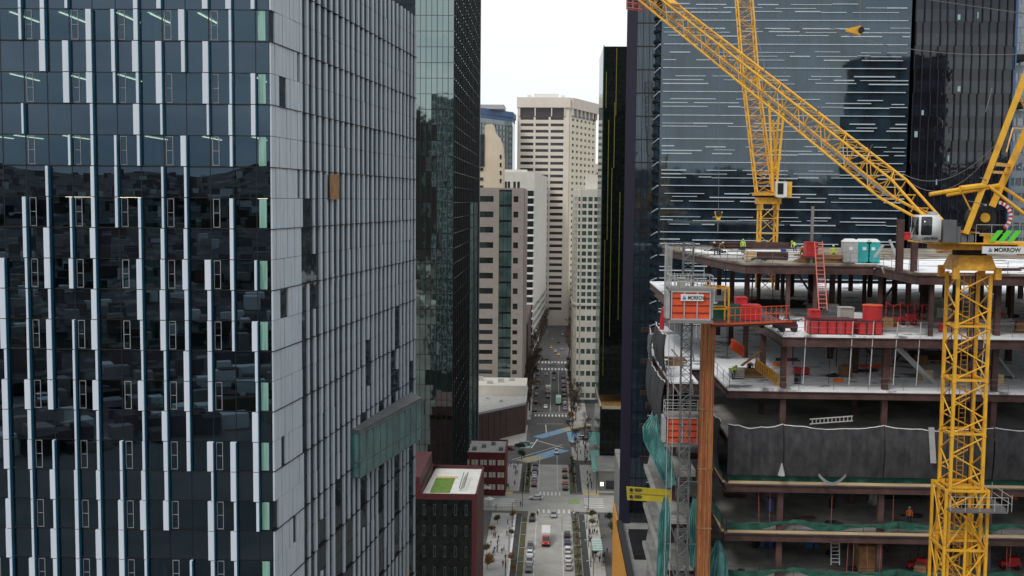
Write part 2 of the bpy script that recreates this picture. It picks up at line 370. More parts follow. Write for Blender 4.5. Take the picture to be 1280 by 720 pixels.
for i in range(10): mark(-7 + i * 1.5, -6.3 + i * 1.5, 488, 493); 
for i in range(9): mark(-7.5 + i * 1.9, -6.5 + i * 1.9, 624, 631); mark(-7.5 + i * 1.9, -6.5 + i * 1.9, 650, 658)
mark(-.1, .05, 500, 620); mark(3.9, 4.05, 500, 620); mark(-8, 8, 496, 496.5)
for i in range(5): mark(-9.3, -8.9, 170 + i * 33, 172 + i * 33); mark(9.5, 9.9, 165 + i * 33, 167 + i * 33)
structure(s, 'road_marking', ['paint', 'ypaint', 'greenpaint'])
def dstrip(name, px0, py0, px1, py1, w, mt, z=.03):
    a = WZ(px0, py0, 0); b = WZ(px1, py1, 0); d = (b - a).normalized(); n = Vector((-d.y, d.x, 0)) * w / 2; s = MB()
    s.quad((a.x - n.x, a.y - n.y, z), (b.x - n.x, b.y - n.y, z), (b.x + n.x, b.y + n.y, z), (a.x + n.x, a.y + n.y, z)); structure(s, name, mt)
dstrip('blue_crosswalk', 672, 547, 704, 538, 5, 'bluepaint'); dstrip('blue_crosswalk', 676, 571, 704, 562, 6, 'bluepaint'); dstrip('blue_crosswalk', 716, 540, 719, 552, 5, 'bluepaint')
dstrip('tan_crosswalk', 704, 538, 735, 530, 5, 'tanpaint'); dstrip('tan_crosswalk', 652, 577, 676, 571, 6, 'tanpaint'); dstrip('blue_crosswalk', 656, 560, 662, 553, 3.5, 'palegreen' if 'palegreen' in MT else 'teal', .034)
dstrip('track_line', 664, 560, 672, 549, .5, 'paint', .036); dstrip('track_line', 672, 551, 704, 560, .5, 'paint', .04); dstrip('track_line', 640, 575, 703, 556, .35, 'paint', .044)
dstrip('track_line', 671, 530, 704, 530, .4, 'paint', .048); dstrip('track_line', 682, 531, 683, 541, .4, 'paint', .052)
# hills behind the camera (seen in the mirror glass) and far ahead
h = MB(); RR = random.Random(3)
def ridge(r, a): return 160 + 26 * math.sin(a * 2.3 + .6) + 12 * math.sin(a * 7.1) + 7 * math.sin(a * 17) + 4 * math.sin(a * 41)
na = 110
pr = None
for i in range(na + 1):
    a = math.pi + .10 + (math.pi - .2) * i / na
    row = [(math.cos(a) * r, math.sin(a) * r - 60, z) for r, z in ((420, -1), (700, 36), (1000, 80), (1350, ridge(0, a)), (2000, 60), (2400, -1))]
    row = [(x, y, z + (RR.random() - .5) * 7 if 0 < k < 5 else z) for k, (x, y, z) in enumerate(row)]
    if pr:
        for k in range(5): h.quad(pr[k], row[k], row[k+1], pr[k+1])
    pr = row
structure(h, 'hills', 'hillside')

tw = MB(); rt = random.Random(8)
def hz(r, a):
    pts = ((0, 0), (420, 0), (700, 36), (1000, 80), (1350, ridge(0, a)), (2000, 60))
    for i in range(5):
        if r < pts[i + 1][0]: t = (r - pts[i][0]) / (pts[i + 1][0] - pts[i][0]); return pts[i][1] * (1 - t) + pts[i + 1][1] * t
    return 60
for i in range(5200):
    a = math.pi + .12 + (math.pi - .24) * rt.random(); r = rt.uniform(260, 1330); x, y = math.cos(a) * r, math.sin(a) * r - 60; z = hz(r, a) - 4; w_, d_, h_ = rt.uniform(2.5, 7), rt.uniform(2.5, 6), rt.uniform(3, 9)
    if r < 420 and abs(x) < 16: continue
    c, s_ = math.cos(a), math.sin(a); q = [(x + u * c - v * s_, y + u * s_ + v * c) for u, v in ((-d_, -w_), (d_, -w_), (d_, w_), (-d_, w_))]; m_ = rt.choice((0, 1, 2, 3, 3, 3, 2, 1))
    tw.hexa([(*p, z) for p in q] + [(*p, z + 4 + h_) for p in q], m_)
tag(tw.build('town_roofs', ['white', 'brick_g', 'brick_b', 'dark']), 'low town houses on the hill behind the viewpoint, seen mirrored in the glass', 'town', kind='stuff')
# =============================================================== TOWER 1 (left, finned)
c0 = W(338, 250, 74); LT = 37.5; dF = Vector((1, .016)).normalized(); cxy = Vector((c0.x, c0.y))
FA = Face(cxy - dF * LT, cxy); dS = Vector((.113, .9936)).normalized(); LS = 41.0; FB = Face(cxy, cxy + dS * LS)
back = [tuple(FB.B), tuple(FB.B - dF * LT), tuple(FA.A)]
t1 = thing('glass_tower', 'glass office tower filling the left of the photo, clad in staggered pale vertical fins', 'office tower', (FA.A.x + 18, FA.A.y + 20, 0))
z0f = W(338, 286.5, 74).z; PIT = 4.1
levels = [z0f + PIT * k for k in range(-10, 5)]
zb, zt = levels[0], levels[-1] + PIT
mb = MB(); inner = .35
lowpoly = [FA.A, FA.B, FB.B, FB.B - dF * LT]
mb.prism([tuple(q) for q in lowpoly], 0, zb); mb.build('lower_storeys', 'g_side', t1); mb = MB(); mb.prism([tuple(q) for q in lowpoly], zt, zt + 26); mb.build('upper_storeys', 'g_side', t1)
us = [LT - .9 - 1.54 * k for k in range(0, 24)]
us = [u for u in us if u > 0]
wins = []; sps = []; fins = []; mulls = []; vents = []; lamps = []; blinds = []; corner = []
for z in levels:
    edges = [LT] + us
    for i in range(len(edges) - 1):
        b, a = edges[i], edges[i + 1]
        wins.append((ctr(FA, (a + b) / 2, z + 1), lambda m, a=a, b=b, z=z: m.fb(FA, a + .03, b - .03, z + .05, z + 2.02, -.04, 0)))
        sps.append((ctr(FA, (a + b) / 2, z + 3), lambda m, a=a, b=b, z=z: m.fb(FA, a + .03, b - .03, z + 2.08, z + 4.05, -.06, .004)))
        if i % 2 == 0 and i > 0:
            def vf(m, a=a, z=z, s=(z * 1.3 % 1)):
                x0, x1, y0, y1 = a + .16, a + .62, z + .08, z + 1.98
                m.fb(FA, x0, x0 + .04, y0, y1, .002, .04); m.fb(FA, x1 - .04, x1, y0, y1, .002, .04)
                m.fb(FA, x0 + .04, x1 - .04, y0, y0 + .04, .002, .04); m.fb(FA, x0 + .04, x1 - .04, y1 - .04, y1, .002, .04); m.fb(FA, x0 + .04, x1 - .04, (y0 + y1) / 2, (y0 + y1) / 2 + .035, .002, .04)
            vents.append((ctr(FA, a, z), vf))
    for j in range(10):
        if R.random() < (.85 if z > 96 else .45):
            u = LT - 1.2 - j * 3.08 - (j % 3) * .5 - R.random() * .4
            if u < .5: continue
            lamps.append((ctr(FA, u, z), lambda m, u=u, z=z: m.fb(FA, u, u + .13, z + 2.02, z + 2.06, -5.6, -1.2)))
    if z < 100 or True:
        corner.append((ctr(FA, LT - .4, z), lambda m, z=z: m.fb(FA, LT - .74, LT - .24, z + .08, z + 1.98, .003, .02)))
    u = us[5]
    blinds.append((ctr(FA, u, z), lambda m, z=z, u=u: (m.fb(FA, u + .2, u + .55, z + .1, z + 1.9, -.5, -.45), m.fb(FA, u + .8, u + 1.1 , z + .1, z + 1.6, -.6, -.55))))
rf = random.Random(21)
for i, u in enumerate(us):
    r = 0; w = None
    for k in range(len(levels) * 2):
        z = levels[0] + k * PIT / 2; top = (z - 85) / 25
        if w is None or rf.random() < .74:
            p = (.97 if k % 2 == 0 else .80) - max(0, top) * .42
            w = rf.choice([.12, .14, .16, .22, .26, .34, .38]) if rf.random() < p else 0
        if w: fins.append((ctr(FA, u, z + 1), lambda m, u=u, z=z, w=w: (m.fb(FA, u - w, u + .03, z + .03, z + 2.02, .005, .30, 0), m.fb(FA, u + .032, u + .07, z + .03, z + 2.02, .005, .34, 1), m.fb(FA, u - w - .03, u - w - .004, z + .03, z + 2.02, .005, .2, 1 if w < .2 else 0))))
    mulls.append((ctr(FA, u, 95), lambda m, u=u: m.fb(FA, u - .028, u + .028, zb, zt, -.1, .02)))
trs = [(ctr(FA, 20, z), lambda m, z=z: (m.fb(FA, 0, LT, z - .035, z + .035, -.1, .06), )) for z in levels]
trs += [(ctr(FA, 20, z), lambda m, z=z: (m.fb(FA, 0, LT, z + 2.03, z + 2.07, -.1, .014), )) for z in levels]
emit(t1, 'window', wins, 'g_front'); emit(t1, 'spandrel_panel', sps, 'sp_front'); emit(t1, 'fin', fins, ['fin', 'fin_blue']); emit(t1, 'mullion', mulls, 'mull_dk')
emit(t1, 'vent_frame', vents, 'clearpost'); emit(t1, 'transom', trs, 'mull_dk'); emit(t1, 'ceiling_light', lamps, 'lamp'); emit(t1, 'blind', blinds, 'blind'); oglass('corner_glow_tint', (.25, .47, .38), base=.06, power=3, top=.6, noise=.3, nscale=3, stretch=(3, 3, .1)); emit(t1, 'painted_glow_pane', corner, 'corner_glow_tint')  # pale green panes: light showing through the corner glass, put into the colour
for z in levels + [zt]:
    q = [FA.A - FA.n * .12, FA.B - FA.n * .12 - FA.d * .3, FB.B - FB.n * .3 - FB.d * .3, FB.B - dF * LT]
    mb = MB(); mb.prism([tuple(x) for x in q], z - .12, z, 1); mb.prism([tuple(x) for x in q], z - 2.0, z - 1.6, 0); mb.build('floor_slab', ['ceil', 'floor_int'], t1)
mb = MB(); mb.fb(FA, 0, LT - .4, zb, zt, -9.3, -9); mb.build('inner_wall', 'grey', t1)
FR = Face(FB.B, FB.B - dF * LT); FLf = Face(FB.B - dF * LT, FA.A)
mb = MB(); mb.fb(FR, .4, LT - .4, zb, zt, -.5, -.05); mb.fb(FLf, .4, FLf.L - .4, zb, zt, -.5, -.05); mb.build('rear_glazing', 'g_side', t1)
mb = MB()
for i in range(25): mb.fb(FR, i * LT / 25 + .3, i * LT / 25 + .6, 20, zt + 26, .005, .25)
for z in frange(20, zt + 26, 4.1): mb.fb(FR, 0, LT, z, z + .3, .005, .2)
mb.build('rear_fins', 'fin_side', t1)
# side face
wins = []; fins = []; nb = int(LS / 1.45)
def pos(u): return -.0
boards = []
rs = random.Random(5)
for z in levels:
    for i in range(nb):
        u = i * 1.45; 
        for hf in (0, 1):
            zz = z + hf * PIT / 2
            wins.append((ctr(FB, u, zz), lambda m, u=u, zz=zz: m.fb(FB, u + .02, u + 1.43, zz + .03, zz + 2.02, -.06, 0)))
st = {}
for i in range(nb + 1):
    u = i * 1.45; w = None
    for k in range(len(levels) * 2):
        zz = levels[0] + k * PIT / 2; low = max(0, (90 - zz) / 22)
        if u < 4.8:
            for s_ in (0, .73):
                if rs.random() < .95: fins.append((ctr(FB, u + s_, zz), lambda m, u=u + s_, zz=zz, d=rs.choice((.1, .13)): m.fb(FB, u + .03, u + .71, zz + .02, zz + 2.04, .004, d)))
            continue
        if w is None or rs.random() < .28:
            w = rs.choice([.36, .42, .46, .5]) if rs.random() < .985 - low * .17 else 0
            dd = rs.choice([.12, .14, .17])
        if w: fins.append((ctr(FB, u, zz), lambda m, u=u, zz=zz, w=w, dd=dd: m.fb(FB, u - w / 2, u + w / 2, zz + .02, zz + 2.04, .005, dd)))
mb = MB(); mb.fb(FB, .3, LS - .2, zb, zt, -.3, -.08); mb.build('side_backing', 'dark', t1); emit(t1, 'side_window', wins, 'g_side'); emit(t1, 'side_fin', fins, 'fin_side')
trs = [(ctr(FB, 20, z), lambda m, z=z: m.fb(FB, 0, LS, z - .025, z + .025, -.1, .19)) for z in levels]
emit(t1, 'transom', trs, 'mull_dk')
# brown boarded bay
pb = (850 - 413) / (850 - 338.); yb = 74 / pb; ub = (yb - 74) / .9936; zbd = W(413, 250, yb).z
mb = MB(); mb.fb(FB, ub - 1.2, ub + 1.1, zbd + .05, zbd + 2.0, .36, .42); mb.build('timber_board', 'plank', t1)['label'] = 'brown boarded bay'
for (u, z, w, h_) in ((ub - 5.5, zbd - 12, 1.2, 3.9), (ub - 3.4, zbd - 22, 1.2, 2), (ub + 5, zbd - 20, 1.3, 3.8), (ub + 17, zbd - 12, 1.8, 2), (ub + 14, zbd - 16, 1, 2)):
    pass
# glazed box
p1_, p2_ = W(449, 597, 91.8), W(449, 541, 91.8); zl, zh = p1_.z, p2_.z
q = [W(438, 560, 91.9), W(449.5, 560, 91.6), W(527, 520, 107.5), W(514, 520, 110.5)]
q = [(p.x, p.y) for p in q]
mb = MB(); mb.prism(q, zl, zh); gb = mb.build('glazed_box', 'g_bay', t1)
FX = Face(q[1], q[2]); FN = Face(q[0], q[1]); mb = MB()
for i in range(11): u = FX.L * i / 10; mb.fb(FX, u - .03, u + .03, zl, zh, .004, .05)
for f_ in (0, .33, .97): mb.fb(FX, -.05, FX.L + .05, zl + (zh - zl) * f_, zl + (zh - zl) * f_ + .07, .006, .07); mb.fb(FN, 0, FN.L, zl + (zh - zl) * f_, zl + (zh - zl) * f_ + .07, .006, .07)
mb.prism([(x, y) for x, y in q], zh + .003, zh + .25); mb.build('box_frame', 'steel_g', gb)

# =============================================================== TOWER 2 (dark green glass)
near = (-26.6, 299); far = (-26.6, 402); FL2 = Face((-62, 299), near); FS2 = Face(near, far)
t2 = thing('dark_glass_tower', 'tall dark green glass tower with reflective upper storeys right behind the finned tower', 'office tower', (-44, 350, 0))
mb = MB(); mb.prism([(-62, 299.4), (-27, 299.4), (-27, 401.6), (-62, 401.6)], 0, 178); mb.build('core', 'g_dark2', t2)
lv = frange(4, 176, 4.1); wins = []; mul = []; sp = []
for F_, n_ in ((FL2, 24), (FS2, 34)):
    bw = F_.L / n_
    for z in lv:
        for i in range(n_):
            tlt = (R.random() - .5) * .03
            wins.append((ctr(F_, (i + .5) * bw, z), lambda m, F_=F_, i=i, bw=bw, z=z, t=tlt: m.hexa([F_.p(i*bw+.04, z+.05, .03), F_.p(i*bw+bw-.04, z+.05, .03+t), F_.p(i*bw+bw-.04, z+.05, -.05), F_.p(i*bw+.04, z+.05, -.05), F_.p(i*bw+.04, z+4.0, .03-t), F_.p(i*bw+bw-.04, z+4.0, .03), F_.p(i*bw+bw-.04, z+4.0, -.05), F_.p(i*bw+.04, z+4.0, -.05)])))
    for i in range(n_ + 1):
        mul.append((ctr(F_, i * bw, 95), lambda m, F_=F_, i=i, bw=bw: m.fb(F_, i * bw - .06, i * bw + .06, 2, 178, -.05, .28 if i % 2 else .1)))
emit(t2, 'window', wins, 'g_dark2'); emit(t2, 'mullion', mul, 'mull_dk')
mb = MB(); mb.box(-26.9, -26.2, 401, 402.6, 0, 178); mb.build('corner_post', 'steel_g', t2)
mb = MB()
for z in lv: mb.fb(FL2, 0, FL2.L, z - .1, z + .04, 0, .12); mb.fb(FS2, 0, FS2.L, z - .1, z + .04, 0, .12)
mb.build('spandrel', 'g_indigo', t2)
mb = MB()
for z in lv[:22]:
    for i in range(5): mb.fb(FS2, 62 + i * 7, 62.8 + i * 7, z + .1, z + 3.9, .05, .3)
mb.build('zigzag_panel', 'g_bay', t2)

# =============================================================== TOWER 3 (striped, indigo corner) + podium
YT = 230
def XY(px, Y): p = W(px, 250, Y); return (p.x, p.y)
pa = (14.5, YT); pb_ = (XY(793, YT)[0], YT - .0); pc = (XY(816, YT)[0], YT); pd = (XY(823, YT - 3)[0], YT - 3.2); pe = (XY(1131, YT - 3)[0], YT - 3.2)
t3 = thing('striped_glass_tower', 'wide blue glass tower with thin white horizontal ledges and a dark indigo corner', 'office tower', (45, YT + 25, 28))
mb = MB(); mb.prism([(pa[0] + .3, YT + .3), (pc[0], YT + .3), (pd[0], YT - 2.9), (pe[0], YT - 2.9), (pe[0], YT + 45), (pa[0] + 5, YT + 45)], 28, 190); mb.build('core', 'g_indigo', t3)
mb = MB(); mb.prism([(pa[0], YT - .3), (pb_[0], YT - .3), (pb_[0], YT + .29), (pa[0] + 4.2, YT + 45)], 28, 192); mb.build('indigo_corner', 'indigo', t3)
F1 = Face(pb_, pc); F2 = Face(pc, pd); F3 = Face(pd, pe); P3 = 4.66; zref = W(1000, 291.5, YT - 3).z
lv3 = [zref + P3 * k for k in range(-12, 19)]; lv3 = [z for z in lv3 if z > 30]
wins = []; mul = []; shd = []; r3 = random.Random(9)
for z in lv3:
    for i in range(3): wins.append((ctr(F1, F1.L * (i + .5) / 3, z), lambda m, i=i, z=z: m.fb(F1, F1.L * i / 3 + .08, F1.L * (i + 1) / 3 - .08, z + .1, z + P3 - .1, .0, .05)))
    wins.append((ctr(F2, 1, z), lambda m, z=z: m.fb(F2, .05, F2.L - .05, z + .1, z + P3 - .1, .0, .05)))
    n_ = 22; bw = F3.L / n_
    for i in range(n_):
        tl = (r3.random() - .5) * .012
        wins.append((ctr(F3, bw * (i + .5), z), lambda m, i=i, z=z, t=tl: m.hexa([F3.p(i*bw+.008, z+.04, .05), F3.p(i*bw+bw-.008, z+.04, .05+t), F3.p(i*bw+bw-.008, z+.04, -.0), F3.p(i*bw+.008, z+.04, -.0), F3.p(i*bw+.008, z+P3-.04, .05-t), F3.p(i*bw+bw-.008, z+P3-.04, .05), F3.p(i*bw+bw-.008, z+P3-.04, -.0), F3.p(i*bw+.008, z+P3-.04, -.0)])))
    shd.append((ctr(F3, 25, z), lambda m, z=z: (m.fb(F3, .4, F3.L * .985, z - .05, z + .11, .06, .4), m.hexa([F2.p(0.2, z - .9, .4), F2.p(F2.L + .2, z - .1, .4), F2.p(F2.L + .2, z - .1, .1), F2.p(.2, z - .9, .1), F2.p(.2, z - .75, .4), F2.p(F2.L + .2, z + .08, .4), F2.p(F2.L + .2, z + .08, .1), F2.p(.2, z - .75, .1)]))))
    for dz, p_ in ((1.6, .88), (2.35, .9), (3.1, .86)):
        u = .4 + (r3.random() * 3 if r3.random() < .4 else 0)
        while u < F3.L - 1.5:
            ln = r3.choice([2.5, 4, 5, 6, 8, 9]); e = min(u + ln, F3.L - .3)
            if r3.random() < p_: shd.append((ctr(F3, (u + e) / 2, z + dz), lambda m, u=u, e=e, z=z + dz + r3.choice((0, 0, .15)), h_=r3.choice((.12, .16, .22)): m.fb(F3, u, e, z - h_ / 2, z + h_ / 2, .06, .34)))
            u = e + r3.choice((0.1, 1.2, 2.5, 4))
emit(t3, 'window', wins, 'g_stripe'); emit(t3, 'ledge', shd, 'sunshade')
mb = MB()
for i in range(4): mb.fb(F1, F1.L * i / 3 - .07, F1.L * i / 3 + .07, 29, 190, .0, .2)
for i in range(13): mb.fb(F1, F1.L * i / 12 - .03, F1.L * i / 12 + .03, 29, 190, .052, .1)
for z in lv3: mb.fb(F1, 0, F1.L, z - .12, z + .08, .0, .18)
mb.build('bay_frame', 'mull_dk', t3)
brk = [(ctr(F2, 1, z), lambda m, z=z, d=d: m.fb(F2, .1, F2.L - .1, z + d, z + d + .5, .051, .5)) for z in lv3 for d in (.6, 2.6)]
emit(t3, 'bracket', brk, 'mull')
# dark wing to the right
pg = (XY(1131.5, YT - 1)[0] + .4, YT - 2); ph = (XY(1256, YT - 1)[0], YT - 2); F4 = Face(pg, ph)
t4 = thing('black_glass_tower', 'near-black glass tower with tight vertical ribs, right of the striped tower', 'office tower', (82, YT + 20, 0))
mb = MB(); mb.prism([pg, (ph[0], ph[1]), (ph[0] + 1, YT + 44), (pg[0], YT + 44)], 0, 196); mb.build('core', 'g_ink', t4)
nb4 = 12; bw4 = F4.L / nb4; wins = []; ribs = []; lit = []
for z in lv3:
    for i in range(nb4):
        wins.append((ctr(F4, bw4 * (i + .5), z + 1), lambda m, i=i, z=z: m.fb(F4, bw4 * i + .1, bw4 * (i + 1) - .1, z + .2, z + 2.5, 0, .05)))
        if z > 88 and r3.random() < .07: lit.append((ctr(F4, bw4 * (i + .5), z), lambda m, i=i, z=z, a=r3.random() * .8, w=r3.random() * .5 + .2, h_=r3.random(): m.fb(F4, bw4 * i + .15 + a, bw4 * i + .15 + a + w, z + .3 + h_ * .6, z + 1.2 + h_, .052, .07)))
wob4 = []
for i in range(nb4 + 1):
    for z in lv3[::1]:
        o_ = r3.choice((-.22, 0, 0, .2))
        ribs.append((ctr(F4, bw4 * i, z), lambda m, i=i, z=z, o_=o_: m.fb(F4, bw4 * i - .1 + o_, bw4 * i + .1 + o_, z, z + P3, 0, .3)))
oglass('g_ink2', (.007, .008, .016), base=.075, power=3, top=.8, wob=.01, noise=.9, nscale=.6)
emit(t4, 'window', wins, 'g_ink2'); emit(t4, 'rib', ribs, 'mull_dk'); emit(t4, 'lit_pane', lit, 'palegreen')
mb = MB(); mb.box(ph[0] + .05, ph[0] + .6, YT - 2.3, YT - 1.5, 0, 196); mb.build('blue_edge', 'bluecap', t4)
# pale tower
t5 = thing('pale_glass_tower', 'pale blue-grey tower cut by the right edge of the photo', 'office tower', (135, 310, 0))
a_ = XY(1258, 300); b_ = XY(1400, 300); F5 = Face(a_, b_); mb = MB(); mb.prism([a_, b_, (b_[0], 340), (a_[0], 340)], 0, 200); mb.build('core', 'g_pale', t5)
wall = MB(); wins = []; lv5 = frange(60, 160, 3.9); grid(F5, wall, wins, lv5, 0, F5.L, 16, wf=.8, sill=.9, head=2.9, proud=.25)
mat('palewall', (.36, .41, .45), .6); wall.build('wall', 'palewall', t5); emit(t5, 'window', wins, 'g_pale')
mb = MB()
for y_, r_ in ((72, 6), (131, 5)):
    p = W(1262, y_, 299); mb.box(p.x, p.x + 4, 297, 299.9, p.z - .9, p.z + .6)
mb.build('balcony', 'dark', t5)
# podium with orange wall
pod = thing('podium_building', 'low podium with grey roof and bright orange side wall under the indigo-cornered tower', 'building', (34, 250, 0))
mb = MB(); mb.prism([(14.4, 170), (62, 170), (62, 300), (17.5, 300), (17.2, 243), (14.4, 243)], 0, 28); mb.build('roof', 'conc', pod)
mb = MB(); mb.box(14.0, 14.39, 170, 243, .15, 28.6); mb.build('orange_wall', 'orange_wall', pod)
mb = MB()
for i in range(24): mb.box(16, 24, 206 + i * .7, 206.3 + i * .7, 28.02, 29)
mb.build('roof_louvre', 'black', pod)
mb = MB(); mb.box(14.0, 15.1, 170, 229, 28.002, 28.9); mb.build('parapet', 'dark', pod)
# ============================================================== mid right: green-black tower, wood-roof block
t6 = thing('green_black_tower', 'slim black tower with thin yellow-green vertical lines left of the indigo corner', 'office tower', (30, 410, 0))
xa = XY(751.5, 396)[0]; F6 = Face((xa, 396), (xa + 30, 396)); F6s = Face((xa, 430), (xa, 396)); zt6 = W(760, 58, 396).z
mb = MB(); mb.prism([(xa + .02, 396.02), (xa + 30, 396.02), (xa + 30, 430), (xa + .02, 430)], 26, zt6); mb.build('core', 'g_green', t6)
wins = []; 
for z in frange(28, zt6 - 3, 3.9):
    for i in range(7): wins.append((ctr(F6, i * 1.6, z), lambda m, i=i, z=z: m.fb(F6, i * 1.6 + .1, i * 1.6 + 1.5, z + .2, z + 3, 0, .05)))
oglass('g_green2', (.004, .007, .006), base=.03, power=3, top=.7, wob=.02, noise=.9, nscale=.9)
emit(t6, 'window', wins, 'g_green2')
mb = MB()
for px_, y0, y1 in ((758, 90, 135), (771, 60, 145), (768.5, 128, 210), (761, 150, 300), (765, 210, 420), (775, 240, 400), (756, 300, 470)):
    p0 = W(px_, y0, 395.9); p1 = W(px_, y1, 395.9); mb.box(p0.x - .12, p0.x + .12, 395.6, 395.99, p1.z, p0.z)
mat('yg', (.20, .19, .03), .6); mb.build('vertical_line', 'yg', t6)
mb = MB(); mb.box(xa - .02, xa + .3, 395.8, 396.0, 26, zt6 + .4); mb.build('edge_trim', 'gnet', t6)
t7 = thing('wood_roofed_block', 'dark glass block with a wooden roof terrace at the street corner under the black tower', 'building', (30, 400, 0))
x7 = XY(754, 385)[0]; mb = MB(); mb.prism([(x7, 384), (x7 + 24, 384), (x7 + 24, 432), (x7, 432)], .1, 23.2); mb.build('body', 'g_green', t7)
mb = MB(); mb.prism([(x7 + .5, 384.5), (x7 + 24, 384.5), (x7 + 24, 430), (x7 + .5, 430)], 23.203, 23.4); mb.build('roof_terrace', 'wood_roof', t7)
mb = MB()
for q_ in ((x7, x7 + .5, 384, 431), (x7, x7 + 24, 384, 384.5), (x7, x7 + 24, 430.5, 431)): mb.box(q_[0], q_[1], q_[2], q_[3], 23.201, 24.1)
mb.build('parapet', 'tan', t7)
F7 = Face((x7, 384), (x7 + 24, 384)); wins = []
for k in range(6):
    for i in range(8): wins.append((ctr(F7, i * 2, k * 3.6), lambda m, i=i, k=k: m.fb(F7, i * 2 + .15, i * 2 + 1.85, 1 + k * 3.7, 3.9 + k * 3.7, .0, .06)))
emit(t7, 'window', wins, 'g_green2')
t7b = thing('corner_shop', 'low grey-roofed corner building with a lit window beside the intersection', 'building', (26, 372, 0))
mb = MB(); mb.box(16, 30, 362, 383.5, .1, 6.5); mb.build('wall', 'grey', t7b); mb = MB(); mb.box(15.8, 30.2, 361.8, 383.6, 6.5, 6.9); mb.build('roof', 'conc', t7b)
mb = MB(); mb.box(16.6, 17.6, 361.9, 361.99, 1.8, 3.0); tag(mb.build('lit_window', 'lampw', t7b), 'glowing warm window'); mb = MB(); mb.box(18.4, 24, 361.9, 361.99, .8, 3.6); mb.box(15.9, 15.99, 364, 380, .8, 3.6); mb.build('shop_window', 'win', t7b)
def awning(x0, x1, y0, y1, z, label, mats, stripes=0):
    o = thing('awning', label, 'awning', ((x0 + x1) / 2, (y0 + y1) / 2, z), 'canopies over the sidewalk'); mb = MB()
    if stripes:
        n_ = stripes * 2; 
        for i in range(n_): a = y0 + (y1 - y0) * i / n_; b = y0 + (y1 - y0) * (i + 1) / n_; mb.box(x0, x1, a, b, z, z + .15, i % 2)
    else: mb.hexa([(x0, y0, z - .4), (x1, y0, z), (x1, y1, z), (x0, y1, z - .4), (x0, y0, z - .25), (x1, y0, z + .15), (x1, y1, z + .15), (x0, y1, z - .25)])
    mb.build('canopy', mats, o); mb = MB()
    for x in (x0 + .2, x1 - .2):
        for y in (y0 + .2, y1 - .2): mb.box(x - .06, x + .06, y - .06, y + .06, 0.1, z - .4)
    mb.build('posts', 'steel_g', o)
awning(11.3, 13.9, 283, 293, 5, 'teal and white striped canopy over the right sidewalk beside the orange wall', ['teal', 'paint'], 7)
awning(14.2, 17.5, 364, 395, 6.2, 'long sloped mint green canopy along the right sidewalk before the intersection', ['teal'])
awning(14.5, 17.8, 408, 430, 5.5, 'short mint green canopy farther up the right sidewalk', ['teal'])
# ============================================================== left side low buildings
t8 = thing('maroon_building', 'mid-rise maroon building with dark glass front and white roof carrying a green lawn patch', 'building', (-25, 260, 0))
zr = 30.0; A8 = WZ(527, 617, zr); B8 = WZ(596, 618, zr); C8 = WZ(605, 584, zr); D8 = WZ(536, 584, zr)
xl = -36
mb = MB(); mb.prism([(xl, A8.y), (B8.x, B8.y), (C8.x, C8.y), (xl, C8.y)], 0, zr - .6); mb.build('wall', 'dred', t8)
mb = MB(); mb.prism([(A8.x, A8.y + .3), (B8.x - .3, B8.y + .3), (C8.x - .3, C8.y - .3), (A8.x + .6, C8.y - .3)], zr - .597, zr - .4); mb.build('roof', 'membrane', t8)
F8 = Face((xl, A8.y), (B8.x, B8.y)); F8s = Face((B8.x, B8.y), (C8.x, C8.y)); mb = MB()
mb.fb(F8, 0, F8.L, zr - .6, zr, -.35, .02); mb.fb(F8s, .02, F8s.L, zr - .6, zr + .1, -.35, .02); mb.box(xl, C8.x - .4, C8.y - .35, C8.y, zr - .6, zr + .4); mb.box(A8.x - .4, A8.x - .02, A8.y + .4, C8.y - .4, zr - .6, zr + .8)
mb.build('parapet', 'dred', t8)
mb = MB(); mb.box(xl, A8.x - .45, A8.y + .5, C8.y, zr - .59, zr + 3.6); mb.build('roof_block', 'dred', t8)
la, lb, lc, ld = WZ(537, 614, zr), WZ(562, 614, zr), WZ(569, 596, zr), WZ(545, 596, zr)
mb = MB(); mb.hexa([(p.x, p.y, zr - .398) for p in (la, lb, lc, ld)] + [(p.x, p.y, zr - .3) for p in (la, lb, lc, ld)]); tag(mb.build('lawn', 'turf', t8), 'bright green roof lawn')
mb = MB(); p = WZ(566, 593, zr); mb.box(ld.x, lc.x + .5, lc.y + .1, lc.y + 1.4, zr - .398, zr - .2); mb.build('deck_strip', 'timber', t8)
mb = MB()
p0 = WZ(574, 612, zr); p1 = WZ(580, 595, zr)
for d_ in (0, 1.0): mb.tube((p0.x + d_, p0.y, zr + .4), (p1.x + d_, p1.y, zr + .9), .1, 5)
for i in range(7): t = i / 6; mb.tube((p0.x + (p1.x - p0.x) * t, p0.y + (p1.y - p0.y) * t, zr - .4), (p0.x + (p1.x - p0.x) * t + 1, p0.y + (p1.y - p0.y) * t, zr + .9), .06, 4)
mb.build('roof_duct', 'steel_g', t8)
wins = []; fr = []; zz8 = frange(.6, zr - 5, 4.72)
for z in zz8:
    n_ = 8; bw = (F8.L - 1.2) / n_
    for i in range(n_):
        wins.append((ctr(F8, .2 + bw * i, z), lambda m, i=i, z=z, bw=bw: m.fb(F8, .12 + bw * i, .08 + bw * (i + 1), z - .15, z + 4.5, .005, .06)))
        fr.append((ctr(F8, bw * i, z), lambda m, i=i, z=z, bw=bw: (m.fb(F8, bw * i + .95, bw * i + 1.0, z + 1, z + 3.4, .062, .1), m.fb(F8, bw * i + 1.4, bw * i + 1.45, z + 1, z + 3.4, .062, .1), m.fb(F8, bw * i + 1.001, bw * i + 1.399, z + 3.3, z + 3.4, .062, .1), m.fb(F8, bw * i + 1.001, bw * i + 1.399, z + 1, z + 1.1, .062, .1))))
